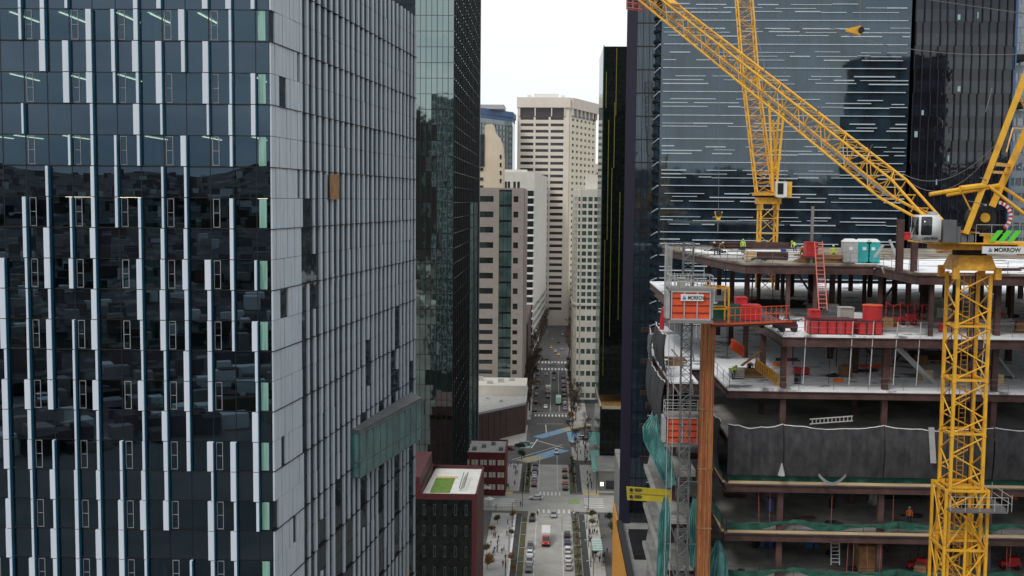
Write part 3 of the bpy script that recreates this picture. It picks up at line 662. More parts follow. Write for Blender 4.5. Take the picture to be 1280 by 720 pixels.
emit(t8, 'window', wins, 'g_green2'); mat('framegrey', (.10, .11, .11), .6); emit(t8, 'vent_frame', fr, 'framegrey')
t9 = thing('red_brick_building', 'small red brick building with pale roof behind the maroon building', 'building', (-26, 362, 0))
mb = MB(); mb.prism([(-40, 354), (-14.3, 354), (-14.3, 373), (-40, 373)], .1, 13.6); mb.build('wall', 'brick_r', t9); mb = MB(); mb.box(-39.6, -14.7, 354.4, 372.6, 13.603, 13.8); mb.build('roof', 'conc_l', t9)
mb = MB(); mb.box(-40, -14.2, 353.9, 354.35, 13.602, 14.1); mb.box(-14.65, -14.2, 354.35, 373, 13.602, 14.1); mb.box(-40, -14.2, 373.01, 373.3, 13, 14.2); mb.build('parapet', 'brick_r', t9)
F9 = Face((-40, 354), (-14.3, 354)); wins = []
for z in (2, 6, 10):
    for i in range(9): wins.append((ctr(F9, i * 2.8, z), lambda m, i=i, z=z: (m.fb(F9, .8 + i * 2.8, 1.8 + i * 2.8, z, z + 1.7, .003, .06), m.fb(F9, 2 + i * 2.8, 2.9 + i * 2.8, z, z + 1.7, .003, .06))))
emit(t9, 'window', wins, 'cream')
mb = MB()
for i in range(7): mb.box(-34 + i * 2.9, -32.6 + i * 2.9, 358 + (i % 3) * 4, 359.5 + (i % 3) * 4, 13.81, 14.9)
mb.build('roof_unit', 'grey', t9)
t10 = thing('brown_brick_building', 'low windowless brown brick building with white roof on the left of the diagonal avenue', 'building', (-26, 455, 0))
zq = 12.0; a_ = WZ(590, 519, zq); b_ = WZ(657, 505, zq)
mb = MB(); mb.prism([(-60, a_.y - 7), (a_.x, a_.y), (b_.x, b_.y), (b_.x, 492), (-60, 492)], .1, zq); mb.build('wall', 'brick_b', t10)
mb = MB(); mb.prism([(-60, a_.y - 6.3), (a_.x, a_.y + .6), (b_.x - .5, b_.y + .6), (b_.x - .5, 470), (-60, 470)], zq + .003, zq + .2); mb.build('roof', 'conc_l', t10)
mb = MB(); mb.box(-60, b_.x - .2, 470.1, 491.5, zq + .003, zq + 4.5); mb.build('rear_block', 'cream', t10)
mb = MB(); mb.box(b_.x - .5, b_.x + .15, b_.y, 492, zq - .3, zq + .7); Fq = Face((a_.x, a_.y), (b_.x, b_.y)); mb.fb(Fq, 0, Fq.L - .1, zq - .3, zq + .6, -.4, .1); mb.build('coping', 'lgrey', t10)
mb = MB()
for i in range(9): x = -55 + i * 4.6; mb.box(x, x + 2.4, 474 + (i % 3) * 4, 476 + (i % 3) * 4, zq + 4.502, zq + 5.6 + (i % 2) * .5)
for i in range(5): x = -45 + i * 6; mb.box(x, x + 1.2, 455 + (i % 2) * 6, 456.5 + (i % 2) * 6, zq + .201, zq + 1.1)
mb.build('roof_unit', 'lgrey', t10)
mb = MB()
for i in range(5): mb.fb(Fq, 6 + i * 3.6, 6.4 + i * 3.6, 1, zq - .8, .003, .12)
mb.build('pilaster', 'brick_b', t10)

# grey brick block
Yg = 500; xg0 = XY(585, Yg)[0]; xg1 = XY(655, Yg)[0]; zg = W(620, 237, Yg).z
t11 = thing('grey_brick_block', 'tall grey brick block with a green glass strip up its middle', 'building', (-24, 530, 0))
mb = MB(); mb.prism([(xg0, Yg + .02), (xg1 - .02, Yg + .02), (xg1 - .02, 560), (xg0, 560)], 0, zg - .02); mb.build('core', 'win', t11)
F11 = Face((xg0, Yg), (xg1, Yg)); F11s = Face((xg1, Yg), (xg1, 560)); wall = MB(); wg = []; wins = []
lo = frange(2, 36, 4.5); up_ = frange(lo[-1] + 4.5, zg - 4, 6.85)
fl = lo + up_
def uu(px): return XY(px, Yg)[0] - xg0
u616, u598, u624, u640, u641, u648 = uu(617), uu(598), uu(624), uu(640), uu(642), uu(648)
for k, z in enumerate(fl):
    nz = fl[k + 1] if k + 1 < len(fl) else zg; h0, h1 = z + 1.3, z + (3.2 if z < 36 else 3.9)
    wall.fb(F11, 0, u624, z if k else 0, h0, 0, .5); wall.fb(F11, 0, u624, h1, nz, 0, .5); wall.fb(F11, u640, F11.L, z if k else 0, h0, 0, .5); wall.fb(F11, u640, F11.L, h1, nz, 0, .5)
    for a, b in ((0, u598), (u616, u624), (u640, u641), (u648, F11.L)): wall.fb(F11, a, b, h0, h1, 0, .495)
    for a, b in ((u598, (u598 + u616) / 2), ((u598 + u616) / 2, u616), (u641, u648)): wins.append((ctr(F11, a, z), lambda m, a=a, b=b, h0=h0, h1=h1: m.fb(F11, a + .08, b - .08, h0, h1, .02, .15)))
    for j in range(3): wg.append((ctr(F11, u624, z), lambda m, j=j, z=z, nz=nz: m.fb(F11, u624 + (u640 - u624) * j / 3 + .08, u624 + (u640 - u624) * (j + 1) / 3 - .08, z + .1, nz - .8, .1, .3)))
wall.prism([(xg1 - .01, Yg), (xg1 + .3, Yg), (xg1 + .3, 560), (xg1 - .01, 560)], 0, zg)
wall.prism([(xg0, Yg), (xg1, Yg), (xg1, 560), (xg0, 560)], zg, zg + .8)
wall.build('wall', 'brick_g', t11); emit(t11, 'window', wins, 'win'); emit(t11, 'green_window', wg, 'win_gr')
# pale stone building following the street
t12 = thing('pale_stone_building', 'pale stone building with a column of bay windows, in front of the big beige tower', 'building', (-20, 730, 0))
Yp = 700; P0 = XY(612, Yp); P1 = XY(668, Yp); P2 = W(684, 250, 842); zp = W(650, 215, Yp).z
poly = [P0, P1, (P2.x, P2.y), (P2.x - 40, P2.y)]
mb = MB(); mb.prism(poly, 0, zp); mb.build('wall', 'stone', t12); F12 = Face(P0, P1); F12s = Face(P1, (P2.x, P2.y)); wins = []; bays = []
v0, v1 = XY(659, Yp)[0] - P0[0], XY(667.5, Yp)[0] - P0[0]
for z in frange(6, zp - 14, 4.75):
    bays.append((ctr(F12, v0, z), lambda m, z=z: m.fb(F12, v0 - .2, v1 + .2, z, z + 1.2, .01, 1.0)))
    wins.append((ctr(F12, v0, z), lambda m, z=z: m.fb(F12, v0, v1 - .3, z + 1.2, z + 4.7, .01, .6)))
    wins.append((ctr(F12, v0 - 3, z), lambda m, z=z: m.fb(F12, v0 - 2.2, v0 - 1.2, z + 1.6, z + 3.2, .01, .08)))
for px_ in (632, 636, 643, 648):
    a = XY(px_ - 1.6, Yp)[0] - P0[0]; z = W(640, 235, Yp).z; wins.append((ctr(F12, a, z), lambda m, a=a, z=z: m.fb(F12, a, a + 1.6, z, z + 4, .01, .08)))
for z in frange(6, 30, 5):
    for i in range(12): wins.append((ctr(F12s, i * 11 + 4, z), lambda m, i=i, z=z: m.fb(F12s, i * 11 + 3, i * 11 + 8, z, z + 2.6, .01, .1)))
emit(t12, 'window', wins, 'win'); emit(t12, 'bay_sill', bays, 'white')
mb = MB(); mb.prism([(P0[0] + 6, Yp + 4), (P1[0] - 5, Yp + 4), (P1[0] - 5, Yp + 30), (P0[0] + 6, Yp + 30)], zp + .003, zp + 1.6); mb.build('penthouse', 'stone', t12)
# tan stepped tower with curved shoulder
t13 = thing('tan_curved_tower', 'tan tower with a curved shoulder rising behind the grey brick block', 'building', (-30, 585, 0))
Yc = 575; prof = [(592, 260), (628, 260), (628.5, 200), (627.5, 185), (625, 175), (621, 168), (617, 163), (615.5, 155), (609, 155), (606, 157), (606, 170), (592, 170)]
pf = [W(x, y, Yc) for x, y in prof]; mb = MB(); n_ = len(pf)
for o_, yy in ((0, Yc), (1, Yc + 25)):
    mb.v += [(p.x, yy, p.z if i > 1 else 0) for i, p in enumerate(pf)]
mb.f.append(tuple(range(n_))); mb.m.append(0); mb.f.append(tuple(reversed(range(n_, 2 * n_)))); mb.m.append(0)
for i in range(n_): j = (i + 1) % n_; mb.f.append((j, i, n_ + i, n_ + j)); mb.m.append(0)
mb.build('wall', 'tan', t13)
mb = MB(); a = W(592, 168, Yc - .5); b = W(605.5, 208, Yc - .5); mb.box(a.x, b.x, Yc - .6, Yc - .02, b.z, a.z); mb.build('dark_window', 'win', t13)
mb = MB()
for y_ in (212, 224, 234): p = W(604, y_, Yc); mb.box(p.x - 2.5, p.x, Yc - .5, Yc - .02, p.z - .5, p.z + .9)
for y_ in (196, 206, 216, 226): p = W(627, y_, Yc); mb.box(p.x - .9, p.x - .1, Yc - .4, Yc - .02, p.z - 1, p.z + 1)
mb.build('window', 'win', t13)
# blue capped glass tower
t14 = thing('blue_capped_tower', 'teal glass tower with a blue roof band behind the tan tower', 'office tower', (-40, 820, 0))
Q0 = XY(588, 780); Q1 = W(639.5, 250, 830); Q2 = W(643, 250, 860); zc0 = W(598, 133, 780).z
mb = MB(); mb.prism([Q0, (Q1.x, Q1.y), (Q2.x, Q2.y), (Q0[0], 870)], 0, zc0 - 7); mb.build('core', 'win_teal', t14)
mb = MB(); mb.prism([(Q0[0] - .5, Q0[1] - 1), (Q1.x + .6, Q1.y - 1), (Q2.x + .8, Q2.y), (Q0[0], 871)], zc0 - 4, zc0); mb.prism([(Q0[0], Q0[1]), (Q1.x, Q1.y), (Q2.x, Q2.y), (Q0[0], 870)], zc0 - 6.99, zc0 - 4.003, 0)
mb.build('roof_band', 'bluecap', t14)
mb = MB(); mb.box(Q0[0] + 4, Q0[0] + 22, 800, 830, zc0 + .003, zc0 + 3); mb.build('penthouse', 'lgrey', t14)
F14 = Face(Q0, (Q1.x, Q1.y)); wall = MB(); wins = []; grid(F14, wall, wins, frange(40, zc0 - 7, 4.2), 0, F14.L, 12, wf=.82, sill=.8, head=3.9, proud=.4); wall.build('wall', 'teal' if 0 else 'steel_g', t14); emit(t14, 'window', wins, 'win_teal')
# big beige tower
Yb = 850; G0 = XY(646, Yb); G1 = XY(710, Yb); G2 = W(742, 250, 905); zb_ = W(680, 122, Yb).z
t15 = thing('beige_concrete_tower', 'tall beige concrete tower with dark window bands at the end of the street', 'office tower', (0, 880, 0))
mb = MB(); mb.prism([G0, G1, (G2.x, G2.y), (G2.x - 44, G2.y)], 0, zb_ - 2); mb.build('core', 'win_br', t15)
FF = Face(G0, G1); FG = Face(G1, (G2.x, G2.y)); wall = MB(); wins = []; ST = 4.78; zc = zb_ - 14.5
zs = [zc - ST * k for k in range(34, -1, -1)]; zs = [z for z in zs if z > 8]
grid(FF, wall, wins, zs, 1.6, FF.L - 3.2, 3, wf=.86, sill=2.6, head=ST - .02 + .0, proud=1.0)
wall.fb(FF, 0, 1.6, 0, zb_, -.5, 1.2); wall.fb(FF, FF.L - 3.2, FF.L + .2, 0, zb_, -.5, 1.2)
wall.fb(FF, 1.6, FF.L - 3.2, 0, zs[0], 0, .99); 
wall.build('wall', 'beige', t15)
wall = MB(); grid(FG, wall, wins, zs, 2, FG.L - 1, 6, wf=.5, sill=2.3, head=ST - .5, proud=1.0); wall.fb(FG, .3, 2, 0, zb_ - 4, 0, 1.2); wall.fb(FG, 2, FG.L - 1, 0, zs[0], 0, .99); wall.fb(FG, FG.L - 1, FG.L, 0, zb_ - 4, 0, 1.1)
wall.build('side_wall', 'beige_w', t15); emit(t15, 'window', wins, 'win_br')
mb = MB(); mb.fb(FF, -.5, FF.L + 1, zb_ - 7.5, zb_, -3, 2.4); mb.fb(FG, .9, FG.L + 1, zb_ - 8, zb_ - .004, -3, 3); mb.prism([G0, G1, (G2.x, G2.y), (G2.x - 44, G2.y)], zb_ - 2, zb_ - .01)
for i in range(7): u = 2 + (FG.L - 4) * i / 6; mb.fb(FG, u - .6, u + .6, zb_ - 13, zb_ - 8.003, 1.1, 2.8)
for u in (1.6, 13.2, 25.6, FF.L - 3.4): mb.fb(FF, u - .4, u + .4, zb_ - 14, zb_ - 7.503, .0, 2.0)
mb.build('crown', 'beige', t15)
mb = MB(); mb.box(G0[0] + 12, G1[0] - 8, Yb + 12, Yb + 30, zb_, zb_ + 4); mb.box(G0[0] + 7, G0[0] + 10, Yb + 12, Yb + 30, zb_, zb_ + 3); mb.box(G1[0] - 6, G1[0] - 3, Yb + 8, Yb + 30, zb_, zb_ + 2.5); mb.build('penthouse', 'white', t15)
# cream condo, right of street
t16 = thing('cream_condo_tower', 'cream apartment block with rounded corner and green-tinted windows, right side of the far street', 'apartment block', (22, 540, 0))
Yd = 521; e0 = XY(719, Yd + 6); e1 = XY(722.5, Yd + 1); e2 = XY(727, Yd); e3 = (e2[0] + 22, Yd); zd = W(730, 237, Yd).z
poly = [(e0[0] - .3, 560), e0, e1, e2, e3, (e3[0], 560)]
mb = MB(); mb.prism(poly, 0, zd - .5); mb.build('core', 'win_gr', t16); wall = MB(); wins = []; zs = frange(2, 44, 5.2)
zs2 = frange(zs[-1] + 3.15, zd, 3.15)
for F_, n_, wf in ((Face((e0[0] - .3, 560), e0), 12, .5), (Face(e0, e1), 2, .6), (Face(e1, e2), 1, .6), (Face(e2, e3), 8, .72)):
    grid(F_, wall, wins, zs + [zs[-1] + 3.15], 0, F_.L, n_, wf=wf, sill=.8, head=3.0 if 0 else 3.1, proud=.35)
    grid(F_, wall, wins, zs2, 0, F_.L, n_, wf=wf, sill=.7, head=2.7, proud=.35)
    wall.fb(F_, 0, F_.L, zs2[-1], zd, 0, .35); wall.fb(F_, 0, F_.L, zs[-1] + 2.6, zs[-1] + 3.4, .0, .9)
wall.prism(poly, zd - .49, zd + .4); wall.build('wall', 'cream', t16); emit(t16, 'window', wins, 'win_gr')
mb = MB(); mb.prism([(e1[0] + 4, Yd + 8), (e3[0], Yd + 8), (e3[0], 550), (e1[0] + 4, 550)], zd + .403, zd + 7); mb.build('penthouse', 'stone', t16)
# filler blocks further along the street
def block(name, label, x0, x1, y0, y1, z, wm, wn, nb, nby, side, st=4.0, cat='building'):
    o = thing(name, label, cat, ((x0 + x1) / 2, (y0 + y1) / 2, 0)); mb = MB(); mb.box(x0, x1, y0, y1, 0, z - .3); mb.build('core', wn, o); wall = MB(); wins = []
    fs = [(Face((x0, y0), (x1, y0)), nb)]
    fs.append((Face((x1, y0), (x1, y1)), nby) if side > 0 else (Face((x0, y1), (x0, y0)), nby))
    for F_, n_ in fs: grid(F_, wall, wins, frange(1, z - 2, st) + [z], 0, F_.L, n_, wf=.6, sill=1.1, head=2.9, proud=.3)
    wall.box(x0 - .1, x1 + .1, y0 - .1, y1 + .1, z, z + .5); wall.build('wall', wm, o); emit(o, 'window', wins, wn); return o
block('brown_block', 'brown mid-rise along the left of the far street beyond the grey brick block', -40, -12.8, 585, 690, 30, 'brick_b', 'win', 6, 14, 1)
block('dark_far_block', 'dark block closing the right side of the far street under the beige tower', 26, 60, 760, 900, 34, 'brick_g', 'win', 6, 16, -1)
block('stone_far_block', 'grey stone block at the foot of the beige tower', -30, 2, 846 + 8, 846 + 60, 20, 'stone', 'win', 7, 10, 1) if 0 else None
block('right_far_block', 'narrow brick block behind the cream apartment tower', 14, 40, 575, 622, 26, 'brick_g', 'win', 6, 8, -1)
p = W(746, 204, 850)
o = thing('far_spire_tower', 'distant grey tower with stepped top right of the beige tower', 'tower', (44, 960, 0)); mb = MB(); z_ = W(745, 212, 950).z; x_ = XY(738, 950)[0]; mb.box(x_, x_ + 25, 950, 975, 0, z_); mb.box(x_ + 3, x_ + 14, 953, 965, z_, z_ + 5); mb.build('wall', 'stone', o)
wall = MB(); wins = []; grid(Face((x_, 950), (x_ + 25, 950)), wall, wins, frange(60, z_, 4), 0, 25, 6, wf=.6, sill=1.2, head=2.8, proud=.3); wall.build('facade', 'stone', o); emit(o, 'window', wins, 'win')

# buildings behind the viewpoint, seen only as reflections
def mirrored(label, x0, x1, y0, y1, z):
    o = thing('office_tower', label, 'office tower', ((x0 + x1) / 2, (y0 + y1) / 2, 0)); mb = MB(); mb.box(x0, x1, y0, y1, 0, z); mb.build('core', 'dark', o); wall = MB(); F_ = Face((x1, y1), (x0, y1))
    for zz in frange(4, z, 4.2): wall.fb(F_, 0, F_.L, zz, zz + 1.2, 0, .4)
    for i in range(int(F_.L / 6) + 1): wall.fb(F_, min(i * 6, F_.L - .6), min(i * 6, F_.L - .6) + .6, 0, z, 0, .6)
    wall.build('facade_grid', 'steel', o)
mirrored('dark tower behind the viewpoint, mirrored in the dark green glass tower', -185, -105, -760, -700, 196)
mirrored('dark tower behind the viewpoint, mirrored at the right of the striped tower', 150, 190, -140, -100, 166)
mirrored('broad low block behind the viewpoint, mirrored low in the striped tower', 62, 118, -150, -100, 104)
# ============================================================== CONSTRUCTION BUILDING
cb = thing('construction_frame', 'steel framed high-rise under construction with open concrete decks, snow on the upper ones', 'building site', (36, 125, 0))
Z1, Z2, Z3, Z4, Z5, Z6, Z7 = 89.0, 83.4, 78.4, 74.2, 69.9, 65.4, 61.0
low = [(11, 103), (13.6, 103), (13.6, 112), (15.8, 112), (15.8, 99.5), (66, 99.5), (66, 150), (14.5, 150), (11, 125)]
d2 = [(14.2, 116), (20.3, 116), (20.3, 98.5), (66, 98.5), (66, 163), (14.2, 163)]
d1 = [(15, 140), (18, 117), (19, 111), (31.6, 111), (31.6, 98.2), (66, 98.2), (66, 152), (14.8, 152)]
decks = [(Z1, d1, 'topdeck'), (Z2, d2, 'snowdeck'), (Z3, low, 'snowdeck'), (Z4, low, 'wetdeck'), (Z5, low, 'wetdeck'), (Z6, low, 'wetdeck'), (Z7, low, 'wetdeck')]
z = Z7 - 4.4
while z > 3: decks.append((z, low, 'wetdeck')); z -= 4.4
for z, poly, mt in decks:
    mb = MB(); mb.prism(poly, z - .18, z); mb.build('slab', mt, cb)
for z, poly, mt in decks:
    n = len(poly)
    for i in range(n):
        a, b = poly[i], poly[(i + 1) % n]; F_ = Face(a, b)
        if F_.n.y > .5: continue
        mb = MB(); hb = .75 if z > 80 else .55
        mb.fb(F_, .02, F_.L - .02, z - .18 - .08, z - .183, -.3, .06); mb.fb(F_, .02, F_.L - .02, z - .183 - hb, z - .263, -.14, -.08); mb.fb(F_, .02, F_.L - .02, z - .183 - hb - .08, z - .183 - hb - .001, -.3, .06)
        mb.build('edge_beam', 'steel', cb)
mb = MB(); mb.prism([(31.9, 98.5), (65.8, 98.5), (65.8, 124), (44, 124), (30, 116), (30, 111.6), (31.9, 111.6)], Z1 + .004, Z1 + .05); mb.build('snow_cover', 'snowdeck', cb)
mb = MB(); mb.prism([(16.8, 130), (30, 128), (31, 140), (16, 142)], Z1 + .004, Z1 + .06); mb.build('snow_cover', 'snowdeck', cb)
cols = []
gx = [20.8, 29.8, 39.4, 48.6, 57.8]; gy = [100.2, 110, 120, 130, 140, 149]
def pt_in(poly, x, y):
    c = False; n = len(poly)
    for i in range(n):
        x1, y1 = poly[i]; x2, y2 = poly[(i + 1) % n]
        if (y1 > y) != (y2 > y) and x < (x2 - x1) * (y - y1) / (y2 - y1) + x1: c = not c
    return c
def ibeam(mb, x, y, z0, z1, w=.45):
    mb.box(x - w/2, x + w/2, y - w/2, y - w/2 + .07, z0, z1); mb.box(x - w/2, x + w/2, y + w/2 - .07, y + w/2, z0, z1); mb.box(x - .05, x + .05, y - w/2 + .07, y + w/2 - .07, z0, z1)
for x in [12.2] + gx:
    for y in gy:
        top = Z3 - .2 if not pt_in(d2, x, y) else (Z2 - .2 if not pt_in(d1, x, y) else Z1 - .2)
        if not pt_in(low, x, y): continue
        mb = MB(); ibeam(mb, x, y, 0, top, .5); mb.build('column', 'steel', cb)
for x in (23.5, 26.2, 32.6, 35.4, 37.6, 42.5, 45.5, 51.5, 54): 
    for y in (112.2, 128):
        if pt_in(d1, x, y) and not (x > 31 and y < 111): mb = MB(); ibeam(mb, x, y, Z2, Z1 - .2, .38); mb.build('column', 'steel', cb)
for x in (33.2, 36.6, 42, 46.5): mb = MB(); ibeam(mb, x, 98.9, Z2, Z1 - .2, .35); mb.build('column', 'steel', cb)
for z, poly, mt in decks[:7]:
    for y in gy[:]:
        mb = MB(); x0 = min(p[0] for p in poly) + 1 if y > 126 else (16.2 if poly is low else 21)
        if poly is d1 and y < 112: x0 = 32
        mb.bar((x0, y, z - .5), (65.5, y, z - .5), .3, .6); mb.build('girder', 'steel', cb)
    if z < 85:
        mb = MB()
        for x in range(22, 64, 3): mb.bar((x, 100.4, z - .32), (x, 148, z - .32), .12, .24)
        mb.build('joists', 'steel', cb)['kind'] = 'stuff'
mb = MB(); mb.box(26, 44, 128, 142, 0, Z3 - 1); mb.build('core_wall', 'conc', cb)
# timber edge boards and guard rails
for z in (Z5, Z6, Z7):
    mb = MB(); mb.box(16.0, 65.9, 99.28, 99.42, z - .02, z + .2); mb.box(15.52, 15.74, 99.6, 111.9, z - .02, z + .15); mb.build('edge_board', 'timber' , cb)
for z in (Z5, Z6, Z7, Z7 - 4.4):
    mb = MB()
    mb.box(10.55, 10.95, 103.2, 124.6, z - .3, z + .12); mb.box(11, 13.5, 102.6, 102.95, z - .3, z + .1); mb.box(13.2, 13.58, 103.2, 112, z + .005, z + .12); mb.build('edge_board', 'conc_l', cb)
def rail(pts, z, h=1.1, step=2.4, name='guard_rail', mt='steel_g', r=.03):
    mb = MB()
    for i in range(len(pts) - 1):
        a = Vector((*pts[i], z)); b = Vector((*pts[i + 1], z)); L_ = (b - a).length; n_ = max(1, int(L_ / step))
        for k in range(n_ + 1): p = a.lerp(b, k / n_); mb.tube(p, p + Vector((0, 0, h)), r, 4)
        for hh in (h, h * .55): mb.tube(a + Vector((0, 0, hh)), b + Vector((0, 0, hh)), r * .7, 4)
    return mb.build(name, mt, cb)
rail([(20.4, 116), (20.4, 98.7), (65, 98.7)], Z2, 1.2); rail([(14.9, 150), (15.2, 140), (18.2, 117), (19.2, 111.2), (31.8, 111.2), (31.8, 98.4), (65, 98.4)], Z1, 1.1)
rail([(15.95, 111), (15.95, 99.7), (65, 99.7)], Z3, 1.1, 3); rail([(16, 99.8), (65, 99.8)], Z6, 1.15, 3.0, mt='dark'); rail([(16, 99.8), (65, 99.8)], Z7, 1.15, 3.0, mt='dark')
rail([(11.1, 124), (11.1, 103.2)], Z3, 1.1, 2)
# extra left landing at deck 2/3 level
mb = MB(); mb.box(12.8, 14.1, 118, 140, Z2 - .2, Z2); mb.build('slab', 'steel', cb)
# thin hanging cables between decks
mb = MB()
for px_ in (1009, 1067, 1093, 1123, 1152, 1233):
    a = W(px_, 392, 98.3); mb.tube((a.x, 98.35, Z2 + 1.3), (a.x - .05, 98.9, Z3 + .6), .035, 4)
mb.build('hanging_strap', 'paint', cb)
mb = MB(); a = W(1120, 432, 100.5); b = W(1168, 480, 104); mb.bar(a, b, .35, .35); mb.build('brace', 'lgrey', cb)
mb = MB(); a = W(1096, 345, 112); b = W(1112, 330, 112)
for q0, q1 in (((1103, 334), (1108, 346)), ((1108, 346), (1118, 332)), ((1093, 322), (1104, 306)), ((1112, 300), (1122, 324))): mb.bar(W(*q0, 108), W(*q1, 108), .22, .22)
mb.build('brace', 'lgrey', cb)
# columns rising above the top deck
for px_, y_, w_ in ((1126, 274, .55), (1144, 283, .5), (1016, 258, .25)):
    p = W(px_, y_, 112 if px_ < 1100 else 100); mb = MB(); ibeam(mb, p.x, p.y, Z1, p.z, w_); mb.build('column', 'steel' if px_ > 1100 else 'conc', cb)
# rust-orange box column under the landing platform
o = thing('orange_column', 'tall rust-orange box column standing in front of the left corner of the site', 'column', (13.4, 96, 0)); mb = MB()
pz = W(888, 403, 96); mb.box(12.85, 13.95, 95.4, 96.6, 0, pz.z); mb.build('shaft', 'rustcol', o); mb = MB()
for z in frange(20, pz.z, 5.2): mb.box(12.79, 14.01, 95.33, 96.67, z, z + .12)
for x in (13.0, 13.4, 13.75): mb.box(x - .05, x + .05, 95.3, 95.395, 2, pz.z - .1)
mb.build('rib', 'plank', o)
# ---- debris nets
def wavy(F_, u0, u1, z0, z1, amp, seed, sag=.25):
    rr = random.Random(seed); ph_ = [rr.random() * 6 for _ in range(4)]
    def fn(a, b):
        u = u0 + (u1 - u0) * a; top = z1 - sag * abs(math.sin(a * math.pi * 2.5 + ph_[3])) * .5 - sag * 1.4 * math.sin(a * math.pi)
        z = z0 + (top - z0) * b
        d = amp * (math.sin(u * 1.9 + ph_[0]) + .6 * math.sin(u * 4.3 + ph_[1] + b * 2) + .5 * math.sin(u * 9 + ph_[2])) * (1 - abs(b - .5)) + .25 + .3 * math.sin(b * 3.0)
        return F_.p(u, z, d)
    return fn
Ffr = Face((15.8, 99.5), (66, 99.5)); Fl1 = Face((10.9, 123), (10.9, 103)); Fl2 = Face((13.4, 112), (13.4, 103)); Fl3 = Face((15.6, 112), (15.6, 99.5))
def net(F_, u0, u1, z0, z1, label, seed, mt='net', rope=True, grp='dark debris nets hung round the decks', amp=.09, rm='paint'):
    o = thing('debris_net', label, 'safety net', F_.p((u0 + u1) / 2, z0, 0), grp); fn = wavy(F_, u0, u1, z0, z1, amp, seed); mb = MB(); mb.sheet(fn, 36, 6, 0, .03); mb.build('mesh', mt, o, smooth=True)
    if rope:
        mb = MB(); pts = [Vector(fn(i / 36, 1)) + Vector((0, 0, .03)) for i in range(37)]
        for i in range(36): mb.tube(pts[i], pts[i + 1], .05, 4)
        mb.build('rope', rm, o)
fr_lab = ['black debris net on the front of the site, first panel from the left corner', 'black debris net panel on the site front with a metal ladder on its top', 'black debris net panel on the site front just left of the near crane mast', 'black debris net on the front of the site, panel right of the near crane mast', 'black debris net panel beyond the right edge of the photo']
for i, (u0, u1) in enumerate(((0, 4.9), (4.9, 13.8), (13.8, 23.4), (23.4, 33), (33, 48))): net(Ffr, u0 + .05, u1 - .05, Z5 + .75, Z4 + 1.15, fr_lab[i], i, amp=.15)
net(Fl3, .1, 12.3, Z5 + .6, Z4 + 1.3, 'black debris net on the return wall right of the orange column', 11)
net(Fl2, .1, 8.9, Z5 + 2.5, Z3 + .3, 'black debris net on the return wall between hoist mast and orange column', 12)
net(Fl1, 1, 19.5, Z5 + 3.4, Z3 - .1, 'long black debris net down the left side of the site left of the hoist', 13)
net(Fl1, 9, 19.8, Z3 + .6, Z2 - .6, 'black debris net on the left side under the upper hoist cage', 14)
for i, (z, lab) in enumerate(((Z5, 'green safety net strip along the deck edge below the black nets'), (Z6, 'sagging green safety net along the deck edge with the orange-vested worker'), (Z7, 'green safety net along the lowest visible deck edge'))):
    o = thing('guard_net', lab, 'safety net', (35, 99.9, z), 'green guard nets along the deck edges'); rr = random.Random(i)
    zt_ = z + (.85 if i == 0 else 1.25)
    def fn(a, b, i=i, z=z, zt_=zt_):
        u = 49 * a; top = zt_ - (0 if i == 0 else .5 * abs(math.sin(u * .34 + 1)) ** .7); bot = z + .02 if i == 0 else top - .5 - .25 * math.sin(u * .9)
        return (16 + u, 99.75 + .12 * math.sin(u * 3 + b), bot + (top - bot) * b)
    mb = MB(); mb.sheet(fn, 90, 3, 0, .03); mb.build('mesh', 'gnet', o, smooth=True)
    mb = MB(); mb.sheet(lambda a, b, z=z: (15.6 + .1 * math.sin(a * 9), 99.6 + a * 12.2, z + .05 + b * 1.2), 30, 2, 0, .03); mb.build('return_mesh', 'gnet', o)
# ---- teal tarpaulins
def tarp(label, pts, seed, mt='tarp'):
    """pts: list of (centre xyz, half width) rings from top to bottom -> a gathered hanging cloth"""
    o = thing('tarpaulin', label, 'tarpaulin', pts[-1][0], 'teal tarpaulins hanging on the scaffold'); rr = random.Random(seed); nf = 28
    ph_ = rr.random() * 6; mb = MB()
    def fn(a, b):
        t = b * (len(pts) - 1); i = min(int(t), len(pts) - 2); f = t - i
        c = Vector(pts[i][0]).lerp(Vector(pts[i + 1][0]), f); w = pts[i][1] * (1 - f) + pts[i + 1][1] * f
        x = (a - .5) * 2 * w; y = -.35 * math.cos((a - .5) * math.pi) * w - .1 * abs(math.sin(a * 17 + ph_ + b * .7)) - .06 * math.sin(a * 41 + b)
        return (c.x + x, c.y + y, c.z + .12 * math.sin(a * 9 + ph_) )
    mb.sheet(fn, nf, 16, 0, .03); mb.build('cloth', mt, o, smooth=True); return o
T = lambda px, py, Y: tuple(W(px, py, Y))
tarp('large teal tarpaulin bulging out left of the lower red hoist cage', [(T(818, 519, 101.5), .25), (T(814, 535, 101.2), .8), (T(818, 552, 101), 1.0), (T(828, 575, 100.7), .9), (T(838, 607, 100.5), .55)], 1)
tarp('narrow teal tarpaulin hanging below the yellow board', [(T(832, 622, 100.5), .2), (T(831, 650, 100.4), .55), (T(829, 690, 100.3), .5), (T(826, 735, 100), .45)], 2)
tarp('pale teal tarpaulin between the hoist mast and the orange column', [(T(869, 622, 101.5), .2), (T(869, 650, 101.5), .55), (T(868, 690, 101.5), .5), (T(866, 708, 101.5), .25)], 3)
tarp('dark teal tarpaulin bunched at the foot of the orange column', [(T(898, 676, 98.5), .15), (T(898, 695, 98.3), .75), (T(896, 715, 98.2), 1.0), (T(895, 740, 98), 1.0)], 4)
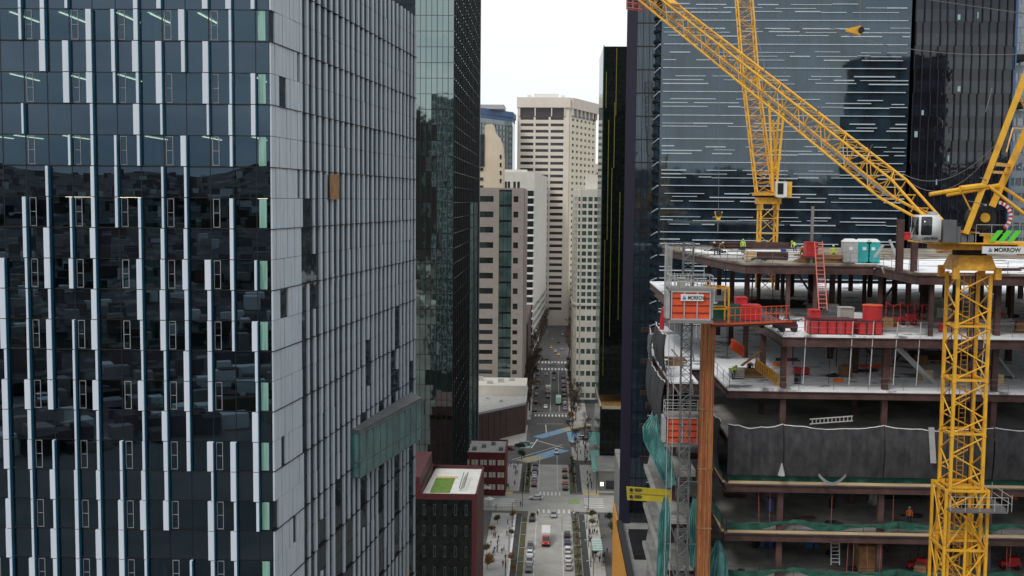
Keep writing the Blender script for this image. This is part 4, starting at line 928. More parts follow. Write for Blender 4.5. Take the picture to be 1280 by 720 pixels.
# white rag knots on the net
for k, (x_, y_, lab) in enumerate(((977, 590, 'small white cloth knotted at the black net, left of the near crane'), (1040, 600, 'pale cloth loop draped on the green net strip'))):
    p = W(x_, y_, 98.7); mb = MB(); mb.tube(p + Vector((0, 0, .8)), p - Vector((0, 0, .3)), .04, 6, 0, .35) if k == 0 else mb.sheet(lambda a, b, p=p: (p.x - 1.2 + 2.4 * a, p.y - .1 * b, p.z + .3 - .8 * math.sin(a * math.pi) + .3 * b), 14, 2, 0, .04)
    tag(mb.build('cloth', 'lgrey'), lab, 'cloth')
p = W(1165, 552, 98.7); mb = MB(); mb.sheet(lambda a, b: (p.x + .5 * a - .4 + .3 * (1 - b), p.y - .15, p.z - 1.9 + 3.2 * b), 4, 6, 0, .05); tag(mb.build('tarpaulin', 'lgrey'), 'grey folded sheet hanging on the black net beside the near crane mast', 'tarpaulin')
# ladders
def ladder(label, a, b, w, side, mt, n, cat='ladder', group=None):
    a = Vector(a); b = Vector(b); s_ = Vector(side).normalized() * w / 2; o = thing('ladder', label, cat, tuple(a), group); mb = MB()
    for k in (-1, 1): mb.bar(a + s_ * k, b + s_ * k, .09, .09)
    for i in range(n): p = a.lerp(b, (i + .7) / n); mb.tube(p - s_, p + s_, .045, 5)
    mb.build('ladder_frame', mt, o)
ladder('long salmon-red ladder leaning from the snowy deck up to the top deck', W(1029, 388, 104), W(1023, 302, 110.5), .75, (1, 0, 0), 'ladder_red', 17)
ladder('metal ladder lying along the top of the black net', W(1012, 527, 98.9), W(1066, 523, 98.9), .42, (0, 0, 1), 'lgrey', 11)
ladder('silver step ladder standing on the lowest visible deck', W(1044, 706, 101), W(1044, 678, 101.2), .75, (1, 0, 0), 'lgrey', 6)
# ---- portable toilets
def toilet(px, matn, label):
    p = W(px, 325, 109.9 if 0 else 113); o = thing('portable_toilet', label, 'portable toilet', (p.x, 113, Z1), 'portable toilets on the top deck'); x, y, z = p.x, 113, Z1
    w = .66
    mb = MB(); mb.box(x - w, x + w, y - w, y + w, z + .1, z + 2.15); mb.build('cabin', matn, o)
    mb = MB(); mb.box(x - w + .02, x + w - .02, y - w - .08, y + w, z, z + .095); mb.build('base', 'dark', o)
    mb = MB(); mb.hexa([(x - w - .05, y - w - .05, z + 2.153), (x + w + .05, y - w - .05, z + 2.153), (x + w + .05, y + w + .05, z + 2.153), (x - w - .05, y + w + .05, z + 2.153), (x - .4, y - .4, z + 2.45), (x + .4, y - .4, z + 2.45), (x + .4, y + .4, z + 2.45), (x - .4, y + .4, z + 2.45)]); mb.build('roof', 'white', o)
    mb = MB(); mb.box(x - .5, x + .5, y - w - .04, y - w - .003, z + .2, z + 2.0); d_ = mb.build('door', matn, o)
    mb = MB(); mb.box(x - .2, x + .15, y - w - .06, y - w - .043, z + 1.35, z + 1.65); mb.build('notice', 'paint', d_)
toilet(1061.3, 'greycloth' if 0 else 'lgrey', 'grey portable toilet with white roof on the top deck'); toilet(1078, 'tealbox', 'left of the two teal portable toilets beside the grey one'); toilet(1089, 'tealbox', 'right of the two teal portable toilets on the top deck')
# ---- equipment boxes
def crate(name, label, cat, x0, y0, x1, y1, Y, dep, matn, zb_=None, ribs=3, top=None, grp=None, frame=True):
    a = W(x0, y1, Y); b = W(x1, y0, Y); z0 = zb_ if zb_ is not None else a.z; o = thing(name, label, cat, ((a.x + b.x) / 2, Y + dep / 2, z0), grp); F_ = Face((a.x, Y), (b.x, Y))
    z1 = z0 + (b.z - a.z); mb = MB(); mb.box(a.x, b.x, Y, Y + dep, z0 + .08, z1); mb.build('body', matn, o)
    mb = MB(); mb.box(a.x + .1, b.x - .1, Y + .05, Y + dep - .1, z0, z0 + .077); mb.build('skid', 'dark', o)
    if frame:
        mb = MB(); n_ = ribs
        for i in range(n_ + 1): u = F_.L * i / n_; mb.fb(F_, max(0, u - .05), min(F_.L, u + .05), z0 + .09, z1, .003, .07)
        mb.box(a.x - .04, b.x + .04, Y - .08, Y + dep + .04, z1 + .002, z1 + .09); mb.build('frame', matn if top is None else top, o)
    return o
crate('equipment_box', 'bright red hoarding box at the top deck edge above the salmon ladder', 'equipment box', 1008, 295, 1023, 313, 111.6, 1.2, 'red', Z1 + .6, 2)
crate('equipment_box', 'small red box beside the stacked timber at the right of the top deck', 'equipment box', 1126, 291, 1138, 300, 104, 1, 'red', Z1 + 2.6, 2)
crate('welding_set', 'low wide red equipment skid on the snowy deck left of the red tank', 'equipment skid', 1012, 397, 1068, 414, 99.2, 2.2, 'red', Z2, 5, 'dred')
crate('equipment_box', 'dark red upright cabinet on the left end of the red skid', 'equipment box', 1013, 380, 1026, 390, 99.8, 1.2, 'red', Z2 + 1.3, 2)
crate('equipment_cabinet', 'tall pale grey cabinet standing between the red skid and the red tank', 'cabinet', 1050, 375, 1068, 404, 101.6, 1.1, 'conc_l', Z2, 1)
crate('equipment_box', 'dark red base box under the round red tank', 'equipment box', 1073, 398, 1104, 414, 99.2, 2.2, 'red', Z2, 3, 'dred')
p = W(1090, 394, 100.4); o = thing('red_tank', 'round bright red tank with an orange lid on the snowy deck', 'tank', (p.x, 100.4, Z2 + 1.5)); mb = MB(); mb.tube((p.x, 100.3, Z2 + 1.2), (p.x, 100.3, Z2 + 2.5), .85, 20); mb.build('drum', 'red', o, smooth=False); mb = MB(); mb.tube((p.x, 100.3, Z2 + 2.503), (p.x, 100.3, Z2 + 2.6), .9, 20); mb.build('lid', 'redo', o)
crate('equipment_box', 'red generator with a pale notice on the landing platform by the orange frame', 'generator', 928, 383, 951, 401, 98.5, 1.6, 'red', W(930, 401, 98.5).z, 2)
crate('equipment_box', 'smaller red box behind the generator on the landing platform', 'equipment box', 920, 373, 934, 386, 99.8, 1, 'red', None, 2)
crate('wood_crate', 'brown wooden crate on the lowest visible deck', 'crate', 1073, 680, 1097, 712, 102, 2, 'plank', Z7, 4)
crate('wood_crate', 'grey timber box under the yellow stair on the third deck', 'crate', 914, 441, 931, 451, 105, 1.3, 'conc_l', Z3, 3)
mat('bluebox', (.04, .10, .30), .6)
for i, (x_, w_) in enumerate(((951, 4.5), (961, 4.5), (969, 5), (1008, 8), (1018, 5))):
    lab = ['first', 'second', 'third', 'wide fourth', 'fifth'][i] + ' dark blue cabinet from the left at the back of the lowest visible deck'
    crate('cabinet', lab, 'cabinet', x_, 675, x_ + w_, 690, 108, .6, 'bluebox', Z7 + .3, 1, grp='blue cabinets')
crate('cabinet', 'bright blue drum-like cabinet hanging under the netted deck at the left', 'cabinet', 960, 615, 967, 631, 104, .6, 'bluebox', Z6 + .6, 1)
for i, (x_, y_) in enumerate(((993, 451), (1005, 452))):
    crate('fuel_can', ['larger', 'smaller'][i] + ' red fuel box on the third deck beside the left column', 'fuel box', x_, y_, x_ + 9 - i * 2, y_ + 8, 108, .7, 'red', Z3, 1)
# red rubbish heap / machinery
def machine(label, px, py, Y, mt, seed, s_=1.0, zb_=None):
    p = W(px, py, Y); rr = random.Random(seed); z0 = p.z if zb_ is None else zb_; o = thing('machine', label, 'machine', (p.x, Y, z0)); mb = MB()
    mb.box(p.x - .9 * s_, p.x + .9 * s_, Y - .4, Y + .4, z0 + .35, z0 + .8 * s_); mb.box(p.x - .2 * s_, p.x + .8 * s_, Y - .35, Y + .35, z0 + .8 * s_, z0 + 1.2 * s_)
    mb.build('body', mt, o); mb = MB()
    for i in range(5): mb.tube((p.x + rr.uniform(-.9, .9), Y + rr.uniform(-.4, .4), z0 + .5), (p.x + rr.uniform(-1.3, 1.3), Y, z0 + rr.uniform(1, 1.7) * s_), .05, 5)
    mb.build('hose', 'dark', o); mb = MB()
    for dx in (-.6, .6): 
        for dy in (-.42, .3): mb = MB(); mb.tube((p.x + dx * s_, Y + dy, z0 + .25), (p.x + dx * s_, Y + dy + .12, z0 + .25), .25, 10); mb.build('wheel', 'tyre', o)
machine('red compressor with dark hoses on the snowy deck left of the crane mast', 1135, 388, 108, 'red', 1, .9, Z2); machine('dark winch on the snowy deck right of the landing platform', 961, 392, 104, 'dark', 2, 1.1, Z2); machine('dark red pump on the snow in front of the winch', 985, 401, 101, 'dred', 3, .9, Z2)
machine('red machine on the lowest visible deck just left of the crane mast', 1147, 702, 103, 'red', 4, 1.0, Z7); machine('red lifting machine on the lowest visible deck right of the crane mast', 1262, 706, 104, 'red', 5, 1.0, Z7)
# red safety pennants / rail
mb = MB()
for i in range(6): a = W(1108 + i * 9, 378 + (i % 2) * 4, 106); mb.tube(a, W(1117 + i * 9, 380 + ((i + 1) % 2) * 3, 106), .045, 4); mb.tube(a + Vector((0, 0, .1)), (a.x, a.y, Z2), .04, 4)
tag(mb.build('safety_rail', 'red'), 'zigzag red safety rail standing on the snowy deck left of the crane mast', 'safety rail')
# timber stacks & debris on decks
def pile(label, cx_, cy_, z, nx, mt, seed, L_=4, cat='timber stack', name='timber_stack', hz=4):
    rr = random.Random(seed); mb = MB()
    for k in range(hz):
        for i in range(nx):
            dx = rr.uniform(-.3, .3); y = cy_ + i * .32 + rr.uniform(-.05, .05); a = rr.uniform(-.04, .04); l_ = L_ * rr.uniform(.6, 1)
            mb.bar((cx_ - l_ / 2 + dx, y - a * L_, z + .1 + k * .21), (cx_ + l_ / 2 + dx, y + a * L_, z + .1 + k * .21), .22, .18)
    return tag(mb.build(name, mt), label, cat)
pile('brown timber stack on the top deck, left of the red hoarding box', 27.2, 113, Z1, 4, 'plank', 1, 6); pile('dark timber stack on the top deck near the far crane foot', 22.6, 118, Z1, 5, 'steel', 2, 5); pile('long beam bundle at the back of the top deck by the far crane', 26, 146, Z1, 5, 'steel', 3, 11)
pile('rusty formwork stack standing at the top deck right of the toilets', 38.5, 108, Z1 + 1.3, 3, 'plank', 4, 3.6, hz=6); pile('dark debris heap on the snowy deck at the back', 25, 124, Z2, 6, 'dark', 5, 6); pile('steel bundle on the snowy deck behind the guard rail, right of the mast', 41, 106, Z2, 5, 'lgrey', 6, 5)
pile('small dark debris heap on the snow beside the orange frame', 19.5, 121, Z2, 4, 'dark', 7, 3); pile('long grey steel bundle lying on the snow, left of the mast', 32, 101.5, Z2, 2, 'lgrey', 8, 6.5, hz=2); pile('plank heap on the third deck beside the stairs', 19, 106, Z3, 4, 'plank', 9, 2.8); pile('loose dark heap on the netted deck', 35, 112, Z6, 4, 'dark', 10, 5)
pile('reddish beam stack at the left side deck behind the hoist', 12.6, 113, Z3, 4, 'plank', 11, 2); pile('beam stack at the rear right of the third deck', 42, 120, Z3, 5, 'steel', 12, 8)
mat('sheet_white', (.72, .73, .75), .6, noise=.1)
pile('white sheet bundle along the back of the top deck', 20.5, 121, Z1, 5, 'sheet_white', 13, 6.5, hz=1, cat='sheet bundle', name='sheet_bundle')
# yellow timber stair flight
def stair(label, a, b, w, mt):
    a = Vector(a); b = Vector(b); o = thing('stair_panel', label, 'stair', tuple(a)); mb = MB(); s_ = Vector((0, 0, 1)) * w / 2
    mb.bar(a + s_, b + s_, .12, .12); mb.bar(a - s_, b - s_, .12, .12); mb.build('stringer', mt, o); mb = MB()
    for i in range(10): p = a.lerp(b, (i + .5) / 10); mb.bar(p - s_, p + s_, .11, .16)
    mb.bar(a + Vector((0, .25, 0)), b + Vector((0, .25, 0)), .1, w * .8, 1); mb.build('tread', [mt, 'plank'], o)
stair('orange-yellow stair panel leaning across the third deck toward its front edge', W(945, 455, 105), W(974, 476, 101), .9, 'yellow_d'); stair('shorter orange panel propped at the back of the third deck', W(914, 430, 107), W(930, 440, 106), .9, 'redo')
mb = MB(); mb.bar(W(927, 457, 105), W(951, 439, 106), .32, .1); tag(mb.build('plank', 'plank'), 'brown plank leaning between the two stair panels', 'plank')
# ---- shoring, hanging lines and loose material on the decks
rc = random.Random(77)
for z, zu, mt_, n_ in ((Z2, Z1, 'dark', 16), (Z3, Z2, 'steel', 14), (Z5, Z4, 'steel', 6), (Z6, Z5, 'steel', 12), (Z7, Z6, 'steel', 12)):
    for k in range(n_):
        x = rc.uniform(19, 58); y = rc.uniform(102 if z < 80 else 112.5, 126); mb = MB(); mb.tube((x, y, z), (x + rc.uniform(-.15, .15), y, zu - .3), rc.choice((.035, .05, .08)), 5); mb.build('shoring_post', mt_, cb)
for z, zu in ((Z2, Z1), (Z3, Z2), (Z6, Z5), (Z7, Z6)):
    for k in range(5):
        x = rc.uniform(22, 54); y = rc.uniform(106, 126) if z < 80 else rc.uniform(114, 130); mb = MB(); mb.bar((x, y, z + .1), (x + rc.choice((-3.5, 3.5)), y, zu - .5), .2, .2); mb.build('brace', rc.choice(('steel', 'lgrey', 'steel')), cb)
mb = MB()
for k in range(26):
    x = rc.uniform(17.5, 58); z0, z1 = rc.choice(((Z3 + .5, Z2 - .3), (Z6 + .3, Z5 - .4), (Z7 + .3, Z6 - .4))); mb.tube((x, 99.9, z0), (x + rc.uniform(-.2, .2), 99.8, z1), .018, 4)
mb.build('hanging_line', 'ladder_red' if 'ladder_red' in MT else 'red', cb)['kind'] = 'stuff'
NAMES_ = {Z1: 'top deck', Z2: 'snowy second deck', Z3: 'third deck', Z5: 'netted deck', Z6: 'deck below the nets', Z7: 'lowest visible deck'}
def bundle(kind, z, x, y):
    a = rc.uniform(-.5, .5); ca, sa_ = math.cos(a), math.sin(a); mb = MB(); P_ = lambda u, v, w_: (x + u * ca - v * sa_, y + u * sa_ + v * ca, z + w_)
    if kind == 'pipe_bundle':
        for k in range(7): L_ = rc.uniform(1.6, 2.6); mb.tube(P_(-L_ / 2, (k % 4) * .16, .1 + (k // 4) * .15), P_(L_ / 2, (k % 4) * .16, .1 + (k // 4) * .15), .07, 6)
    elif kind == 'pallet_load':
        for k in range(4): mb.bar(P_(-.6, -.5 + k * .33, .07), P_(.6, -.5 + k * .33, .07), .12, .1)
        for k in range(3): h_ = .14 + k * .28; mb.hexa([P_(-.55, -.5, h_), P_(.55, -.5, h_), P_(.55, .5, h_), P_(-.55, .5, h_), P_(-.5 + .06 * k, -.45, h_ + .26), P_(.5, -.45, h_ + .26), P_(.5, .45, h_ + .26), P_(-.5, .45, h_ + .26)])
    elif kind == 'rubble_heap':
        for k in range(12): u, v, q = rc.gauss(0, .42), rc.gauss(0, .28), rc.uniform(.12, .3); mb.hexa([P_(u - q, v - q, .01), P_(u + q, v - q * .7, .01), P_(u + q * .8, v + q, .01), P_(u - q, v + q, .01), P_(u - q * .5, v - q * .6, q), P_(u + q * .7, v - q * .5, q * 1.2), P_(u + q * .4, v + q * .5, q), P_(u - q * .6, v + q * .6, q * .8)])
    elif kind == 'barrel':
        mb.tube(P_(0, 0, 0), P_(0, 0, .88), .3, 12); mb.tube(P_(0, 0, .3), P_(0, 0, .34), .32, 12); mb.tube(P_(0, 0, .6), P_(0, 0, .64), .32, 12)
    else:
        for k in range(3): mb.tube(P_(0, 0, .04 + k * .1), P_(0, 0, .12 + k * .1), .5 - k * .05, 14)
    col = {'pipe_bundle': ['lgrey', 'steel', 'redo'], 'pallet_load': ['plank', 'lgrey', 'timber', 'white'], 'rubble_heap': ['dark', 'plank', 'conc'], 'barrel': ['bluebox', 'red', 'dark'], 'cable_coil': ['dark', 'orangevest', 'black']}[kind]
    c_ = rc.choice(col); cn = {'lgrey': 'grey', 'steel': 'rust brown', 'redo': 'orange-red', 'plank': 'brown', 'timber': 'pale timber', 'white': 'white', 'dark': 'dark', 'conc': 'concrete grey', 'bluebox': 'blue', 'red': 'red', 'orangevest': 'orange', 'black': 'black'}[c_]
    nm = kind.replace('_', ' '); tag(mb.build(kind, c_), cn + ' ' + nm + ' lying about on the ' + NAMES_[z], nm.split()[-1], cn + ' ' + nm + 's on the ' + NAMES_[z])
for z, n_ in ((Z1, 22), (Z2, 26), (Z3, 20), (Z6, 14), (Z7, 14)):
    for k in range(n_):
        if z == Z1: x, y = rc.uniform(19.5, 30), rc.uniform(112.5, 140)
        elif z == Z2: x, y = rc.uniform(21.5, 52), rc.uniform(102.5, 128)
        else: x, y = rc.uniform(17.5, 54), rc.uniform(101.5, 118)
        if z == Z1 and k > 13: x, y = rc.uniform(33, 52), rc.uniform(100, 116)
        bundle(rc.choice(('pipe_bundle', 'pallet_load', 'rubble_heap', 'rubble_heap', 'barrel', 'cable_coil', 'pallet_load')), z, x, y)
# ============================================================== HOIST
hx0, hx1 = 10.9, 12.1
o = thing('hoist_mast', 'slim grey lattice hoist mast running up the left corner of the site', 'hoist mast', (11.5, 95, 0)); mb = MB()
ztop = W(855, 303, 95.2).z
truss(mb, (11.5, 95.2, 30), (11.5, 95.2, ztop), (0, 1, 0), .85, .7, .85, .7, int((ztop - 30) / .75), .05, .028); mb.build('lattice', 'steel_g', o)
mb = MB()
for x_ in (10.05, 10.5, 12.9): mb.tube((x_, 95.5, 30), (x_, 95.5, ztop - 6 + x_ * .3), .035, 4)
mb.build('guide_cable', 'lgrey', o)
for z in (Z1 - 2, Z2 - 2, Z3, Z4, Z5 + 1, Z6, Z7 + 1): mb = MB(); mb.bar((11.1, 95.5, z), (11.1, 103, z), .1, .1); mb.bar((12.2, 95.5, z), (13, 103, z), .1, .1); mb.bar((9.9, 95.6, z), (13, 95.6, z), .08, .08); mb.build('wall_tie', 'steel_g', o)
def cage(label, x0, y0, x1, y1, Y, dep, panels, sign):
    a = W(x0, y1, Y); b = W(x1, y0, Y); o = thing('hoist_cage', label, 'hoist cage', ((a.x + b.x) / 2, Y, a.z), 'red hoist cages'); F_ = Face((a.x, Y), (b.x, Y)); z0, z1 = a.z, b.z
    mb = MB(); mb.box(a.x, b.x, Y + .05, Y + dep, z0 + .003, z1 - .003); mb.build('body', 'redo', o)
    mb = MB(); n_ = panels
    for i in range(n_ + 1): u = F_.L * i / n_; mb.fb(F_, max(-.06, u - .05), min(F_.L + .06, u + .05), z0, z1, -.03, .06)
    for zz in (z0, z1 - .12): mb.fb(F_, -.06, F_.L + .06, zz, zz + .12, -.03, .063)
    mb.build('white_frame', 'lgrey', o)
    mb = MB()
    for k in range(1, 4): zz = z0 + (z1 - z0) * k / 4; mb.fb(F_, .05, F_.L - .05, zz - .03, zz + .03, -.049, -.0)
    mb.build('panel_joint', 'dred', o)
    mb = MB(); mb.box(a.x - .25, b.x + .25, Y - .05, Y + dep + .3, z1 + .003, z1 + .22); mb.box(a.x - .25, b.x + .25, Y - .05, Y + dep + .3, z0 - .25, z0 - .003); mb.build('roof', 'conc', o)
    mb = MB()
    for x in (a.x - .2, (a.x + b.x) / 2, b.x + .2):
        for y in (Y, Y + dep): mb.tube((x, y, z1 + .2), (x, y, z1 + 1.25), .035, 4)
    for zz in (z1 + .75, z1 + 1.25):
        for x in (a.x - .2, b.x + .2): mb.tube((x, Y, zz), (x, Y + dep, zz), .03, 4)
        mb.tube((a.x - .2, Y, zz), (b.x + .2, Y, zz), .03, 4); mb.tube((a.x - .2, Y + dep, zz), (b.x + .2, Y + dep, zz), .03, 4)
    mb.build('roof_rail', 'lgrey', o)
    mb = MB(); mb.box(a.x - .42, a.x - .1, Y + .2, Y + dep, z0 + .1, z1 - .02); mb.box(b.x + .1, b.x + .3, Y + .3, Y + dep, z0 + .1, z1 - .05); mb.build('side_screen', 'lgrey', o)
    if sign:
        sa = W(851, 376, Y - .1); sb = W(878, 368, Y - .1); mb = MB(); mb.box(sa.x, sb.x + .1, Y - .14, Y - .064, sa.z, sb.z); s_ = mb.build('sign_board', 'white', o); h_ = sb.z - sa.z
        mb = MB(); logo(mb, sa.x + .12, Y - .165, sa.z + h_ * .22, h_ * .6); mb.build('logo', 'logoblue', s_)
        text_mesh('lettering', 'MORROW', h_ * .78, 'text', s_, (sa.x + .12 + h_ * .8, Y - .16, sa.z + h_ * .24), (1, 0, 0), (0, 0, 1), .008, .74)
    return o
def logo(mb, x, y, z, s_):   # pyramid of slanted blue bars
    for i in range(3):
        x0 = x + i * s_ * .33; mb.hexa([(x0, y, z), (x0 + s_ * .27, y, z), (x0 + s_ * .27, y + .01, z), (x0, y + .01, z), (x0 + s_ * (.30 - i * .08), y, z + s_ * (.75 + .25 * (i != 2))), (x0 + s_ * (.34 - i * .08), y, z + s_ * (.75 + .25 * (i != 2))), (x0 + s_ * (.34 - i * .08), y + .01, z + s_ * (.75 + .25 * (i != 2))), (x0 + s_ * (.30 - i * .08), y + .01, z + s_ * (.75 + .25 * (i != 2)))])
cage('upper hoist cage of orange-red panels with a white sign, level with the landing platform', 839, 364, 888, 400, 91.8, 2.0, 3, True)
cage('lower hoist cage behind the hoist mast, above the teal tarpaulin', 834, 522, 872, 555, 97.0, 1.6, 2, False)
crate('hoist_motor_box', 'pale grey motor box on the roof of the upper hoist cage', 'motor box', 848, 349, 857, 366, 92.5, .8, 'conc_l', None, 1)
# landing platform beside the cage
lp = thing('landing_platform', 'orange-railed landing platform reaching from the upper hoist cage to the snowy deck', 'platform', (17, 99, Z2)); a = W(888, 403, 96); b = W(952, 403, 98.4)
mb = MB(); mb.prism([(a.x, 95.2), (14.6, 95.2), (21, 98.2), (20.2, 99.6), (20.2, 106), (a.x, 104)], a.z - .3, a.z - .05); mb.build('deck', 'steel', lp)
mb = MB(); mb.bar((a.x, 95.15, a.z - .05), (14.6, 95.15, a.z - .05), .1, .14); mb.bar((14.6, 95.15, a.z - .05), (21, 98.15, a.z - .05), .1, .14); mb.build('edge_strip', 'redo', lp)
c0_ = W(893, 360, 95.8); c1_ = W(913, 360, 97)
mb = MB()
for x, y in ((13.55, 95.4), (15.1, 95.9), (13.55, 98), (15.1, 98)): mb.bar((x, y, a.z), (x, y, c0_.z), .14, .14)
for zz in (a.z + 1.2, c0_.z):
    mb.bar((13.55, 95.4, zz), (15.1, 95.9, zz), .12, .12); mb.bar((13.55, 98, zz), (15.1, 98, zz), .12, .12); mb.bar((13.55, 95.4, zz), (13.55, 98, zz), .12, .12); mb.bar((15.1, 95.9, zz), (15.1, 98, zz), .12, .12)
mb.bar((12.9, 95.4, c0_.z + .3), (15.2, 98.5, c0_.z - .1), .3, .12)
mb.build('gate_frame', 'yellow_d', lp)
mb = MB()
for i in range(12): x = 15.2 + i * .48; y = 95.45 + (x - 14.6) * .468; mb.bar((x, y, a.z), (x, y, a.z + 1.3), .05, .05)
for zz in (a.z + .65, a.z + 1.3): mb.bar((14.9, 95.6, zz), (20.8, 98.35, zz), .06, .06)
mb.build('railing', 'redo', lp)
mb = MB(); mb.box(13.7, 16.5, 98.3, 98.4, a.z, a.z + 1.4); mb.build('green_screen', 'gnet', lp)
# curved pale screens left
o = thing('edge_scaffold', 'grey tube scaffold screen curving round the left end of the upper decks', 'scaffold', (13, 120, Z3)); mb = MB(); mb2 = MB()
ring = [(16.2, 112), (15, 116), (14.2, 121), (13.6, 128), (13.8, 136), (14.6, 146)]
for i in range(len(ring) - 1):
    for k in range(4):
        t = k / 4; x = ring[i][0] + (ring[i+1][0] - ring[i][0]) * t; y = ring[i][1] + (ring[i+1][1] - ring[i][1]) * t; mb.tube((x, y, Z2 - 2.5), (x, y, Z1 + (.8 if i > 2 else -2)), .06, 5)
    for zz in (Z2 - .5, Z2 + .7, Z2 + 1.9, Z2 + 3.1): mb.tube((*ring[i], zz), (*ring[i + 1], zz), .045, 4)
mb.build('tubes', 'lgrey', o)
mb.__init__(); 
for i in range(2, 4): a_, b_ = ring[i], ring[i + 1]; mb.hexa([(a_[0] - .1, a_[1], Z2 - 3), (b_[0] - .1, b_[1], Z2 - 3), (b_[0] - .06, b_[1], Z2 - 3), (a_[0] - .06, a_[1], Z2 - 3), (a_[0] - .1, a_[1], Z2 + 1), (b_[0] - .1, b_[1], Z2 + 1), (b_[0] - .06, b_[1], Z2 + 1), (a_[0] - .06, a_[1], Z2 + 1)])
mb.build('screen', 'netl', o)
mb = MB(); mb.tube(W(829, 388, 104), W(827, 412, 104), .22, 8); mb.tube(W(829, 388, 104), W(831, 384, 104), .2, 8); tag(mb.build('debris_chute', 'red'), 'pinkish red debris chute hanging left of the upper hoist cage', 'debris chute')
# pale net flap at left
net(Fl1, 2, 7, Z3 - .5, Z3 + 3.0, 'pale grey net flap at the upper left end of the site', 31, 'netl')
# yellow board
a = W(784, 625, 104); b = W(830, 607, 104); o = thing('yellow_board', 'yellow notice board sticking out from the left side of the site', 'sign board', (a.x, 104, a.z)); mb = MB()
mb.hexa([(a.x, 104, a.z), (b.x + .6, 103.2, a.z + .05), (b.x + .6, 103.3, a.z + .05), (a.x, 104.1, a.z), (a.x - .1, 104, b.z - .15), (b.x + .6, 103.2, b.z - .2), (b.x + .6, 103.3, b.z - .2), (a.x - .1, 104.1, b.z - .15)]); mb.build('panel', 'signyellow', o)
mb = MB(); hgt = b.z - a.z
for k, z_ in enumerate((a.z + hgt * .27, a.z + hgt * .72)):
    mb.tube((a.x + .35, 103.80, z_), (a.x + .35, 103.76, z_), .17, 14)
    for j in range(3): mb.bar((a.x + .65, 103.78, z_ + .12 - j * .11), (a.x + 1.3 + .12 * (j % 2), 103.70, z_ + .12 - j * .11), .03, .055)
mb.build('printing', 'text', o)
mb = MB(); mb.bar((a.x + .1, 103.93, a.z + hgt * .48), (b.x + .5, 103.14, a.z + hgt * .48), .02, .04); mb.build('joint_line', 'plank', o)
mb = MB()
for z_ in (a.z + .3, b.z - .4): mb.bar((b.x, 103.35, z_), (11.2, 104.5, z_), .1, .1)
mb.build('bracket', 'steel_g', o)
# ============================================================== NEAR CRANE
nc = thing('tower_crane', 'large near yellow tower crane with white cab, its jib rising to the left', 'tower crane', (32.3, 88, 0))
zt_ = W(1210, 341, 88).z; mb = MB(); lac = MB()
mx0, mx1, my0, my1 = 31.1, 33.55, 86.8, 89.25; SEC = 4.2; lw = .23
secs = []; z = zt_
while z > 0: secs.append((max(z - SEC, 0), z)); z -= SEC
for (a, b) in secs:
    mb = MB()
    for x in (mx0, mx1):
        for y in (my0, my1): mb.box(x - lw / 2, x + lw / 2, y - lw / 2, y + lw / 2, a + .02, b - .02); mb.box(x - lw / 2 - .05, x + lw / 2 + .05, y - lw / 2 - .05, y + lw / 2 + .05, b - .02, b + .02)
    cs = [(mx0, my0), (mx1, my0), (mx1, my1), (mx0, my1)]
    for k in range(4):
        p, q = cs[k], cs[(k + 1) % 4]
        mb.bar((*p, a + .15), (*q, a + .15), .13, .16)
        zs_ = [a + .2, a + (b - a) * .33, a + (b - a) * .66, b - .1]
        for i in range(3):
            s0, s1 = (p, q) if i % 2 == 0 else (q, p)
            mb.tube((*s0, zs_[i]), (*s1, zs_[i + 1]), .06, 6)
    # ladder + rest platform inside
    mb.build('mast_section', 'yellow', nc)
mb = MB()
for (a, b) in secs[:18]:
    for x in (32.2, 32.7): mb.bar((x, 88.6 if 1 else 0, a + .1), (x - .25, 87.9, b), .05, .05)
    for i in range(11): t = i / 11; mb.bar((32.2 - .25 * t, 88.6 - .7 * t, a + (b - a) * t), (32.7 - .25 * t, 88.6 - .7 * t, a + (b - a) * t), .03, .03)
mb.build('ladder', 'yellow_d', nc)
mb = MB()
for (a, b) in secs[:18]: mb.box(31.3, 33.3, 88.2, 89.1, b - .1, b - .06)
mb.build('rest_platform', 'yellow_d', nc)
# climbing frame
zc1 = W(1200, 612, 86.5).z; zc0_ = zc1 - 9.5; ex = [(30.72, 86.45), (33.93, 86.45), (33.93, 89.6), (30.72, 89.6)]; mb = MB()
for x, y in ex: mb.box(x - .1, x + .1, y - .1, y + .1, zc0_, zc1)
for k in range(4):
    p, q = ex[k], ex[(k + 1) % 4]
    for z in (zc0_, zc0_ + 4.7, zc1 - .1): mb.bar((*p, z), (*q, z), .12, .2)
    for za, zb2 in ((zc0_, zc0_ + 4.7), (zc0_ + 4.7, zc1)):
        mb.tube((*p, za), (*q, zb2), .06, 6); mb.tube((*q, za), (*p, zb2), .06, 6)
mid = 32.3
mb.bar((mid, 86.42, zc0_), (mid, 86.42, zc1 - 2.2), .16, .16); mb.build('climbing_frame', 'yellow', nc)
zp_ = W(1205, 635, 86).z; mb = MB(); mb.box(30.6, 34.9, 85.0, 86.0, zp_ - .12, zp_); mb.box(34.3, 35.2, 86, 90, zp_ - .12, zp_); cfp = mb.build('service_platform', 'steel_g', nc); mb = MB()
for x in (30.6, 31.7, 32.8, 33.9, 34.9): mb.tube((x, 85.05, zp_), (x, 85.05, zp_ + 1.1), .03, 4)
for x, y in ((35.2, 85.1), (35.2, 87), (35.2, 89)): mb.tube((x, y, zp_), (x, y, zp_ + 1.3), .03, 4)
for zz in (zp_ + .55, zp_ + 1.1): mb.tube((30.6, 85.05, zz), (34.9, 85.05, zz), .025, 4); mb.tube((35.2, 85.1, zz), (35.2, 89, zz), .025, 4)
mb.build('railing', 'lgrey', cfp)
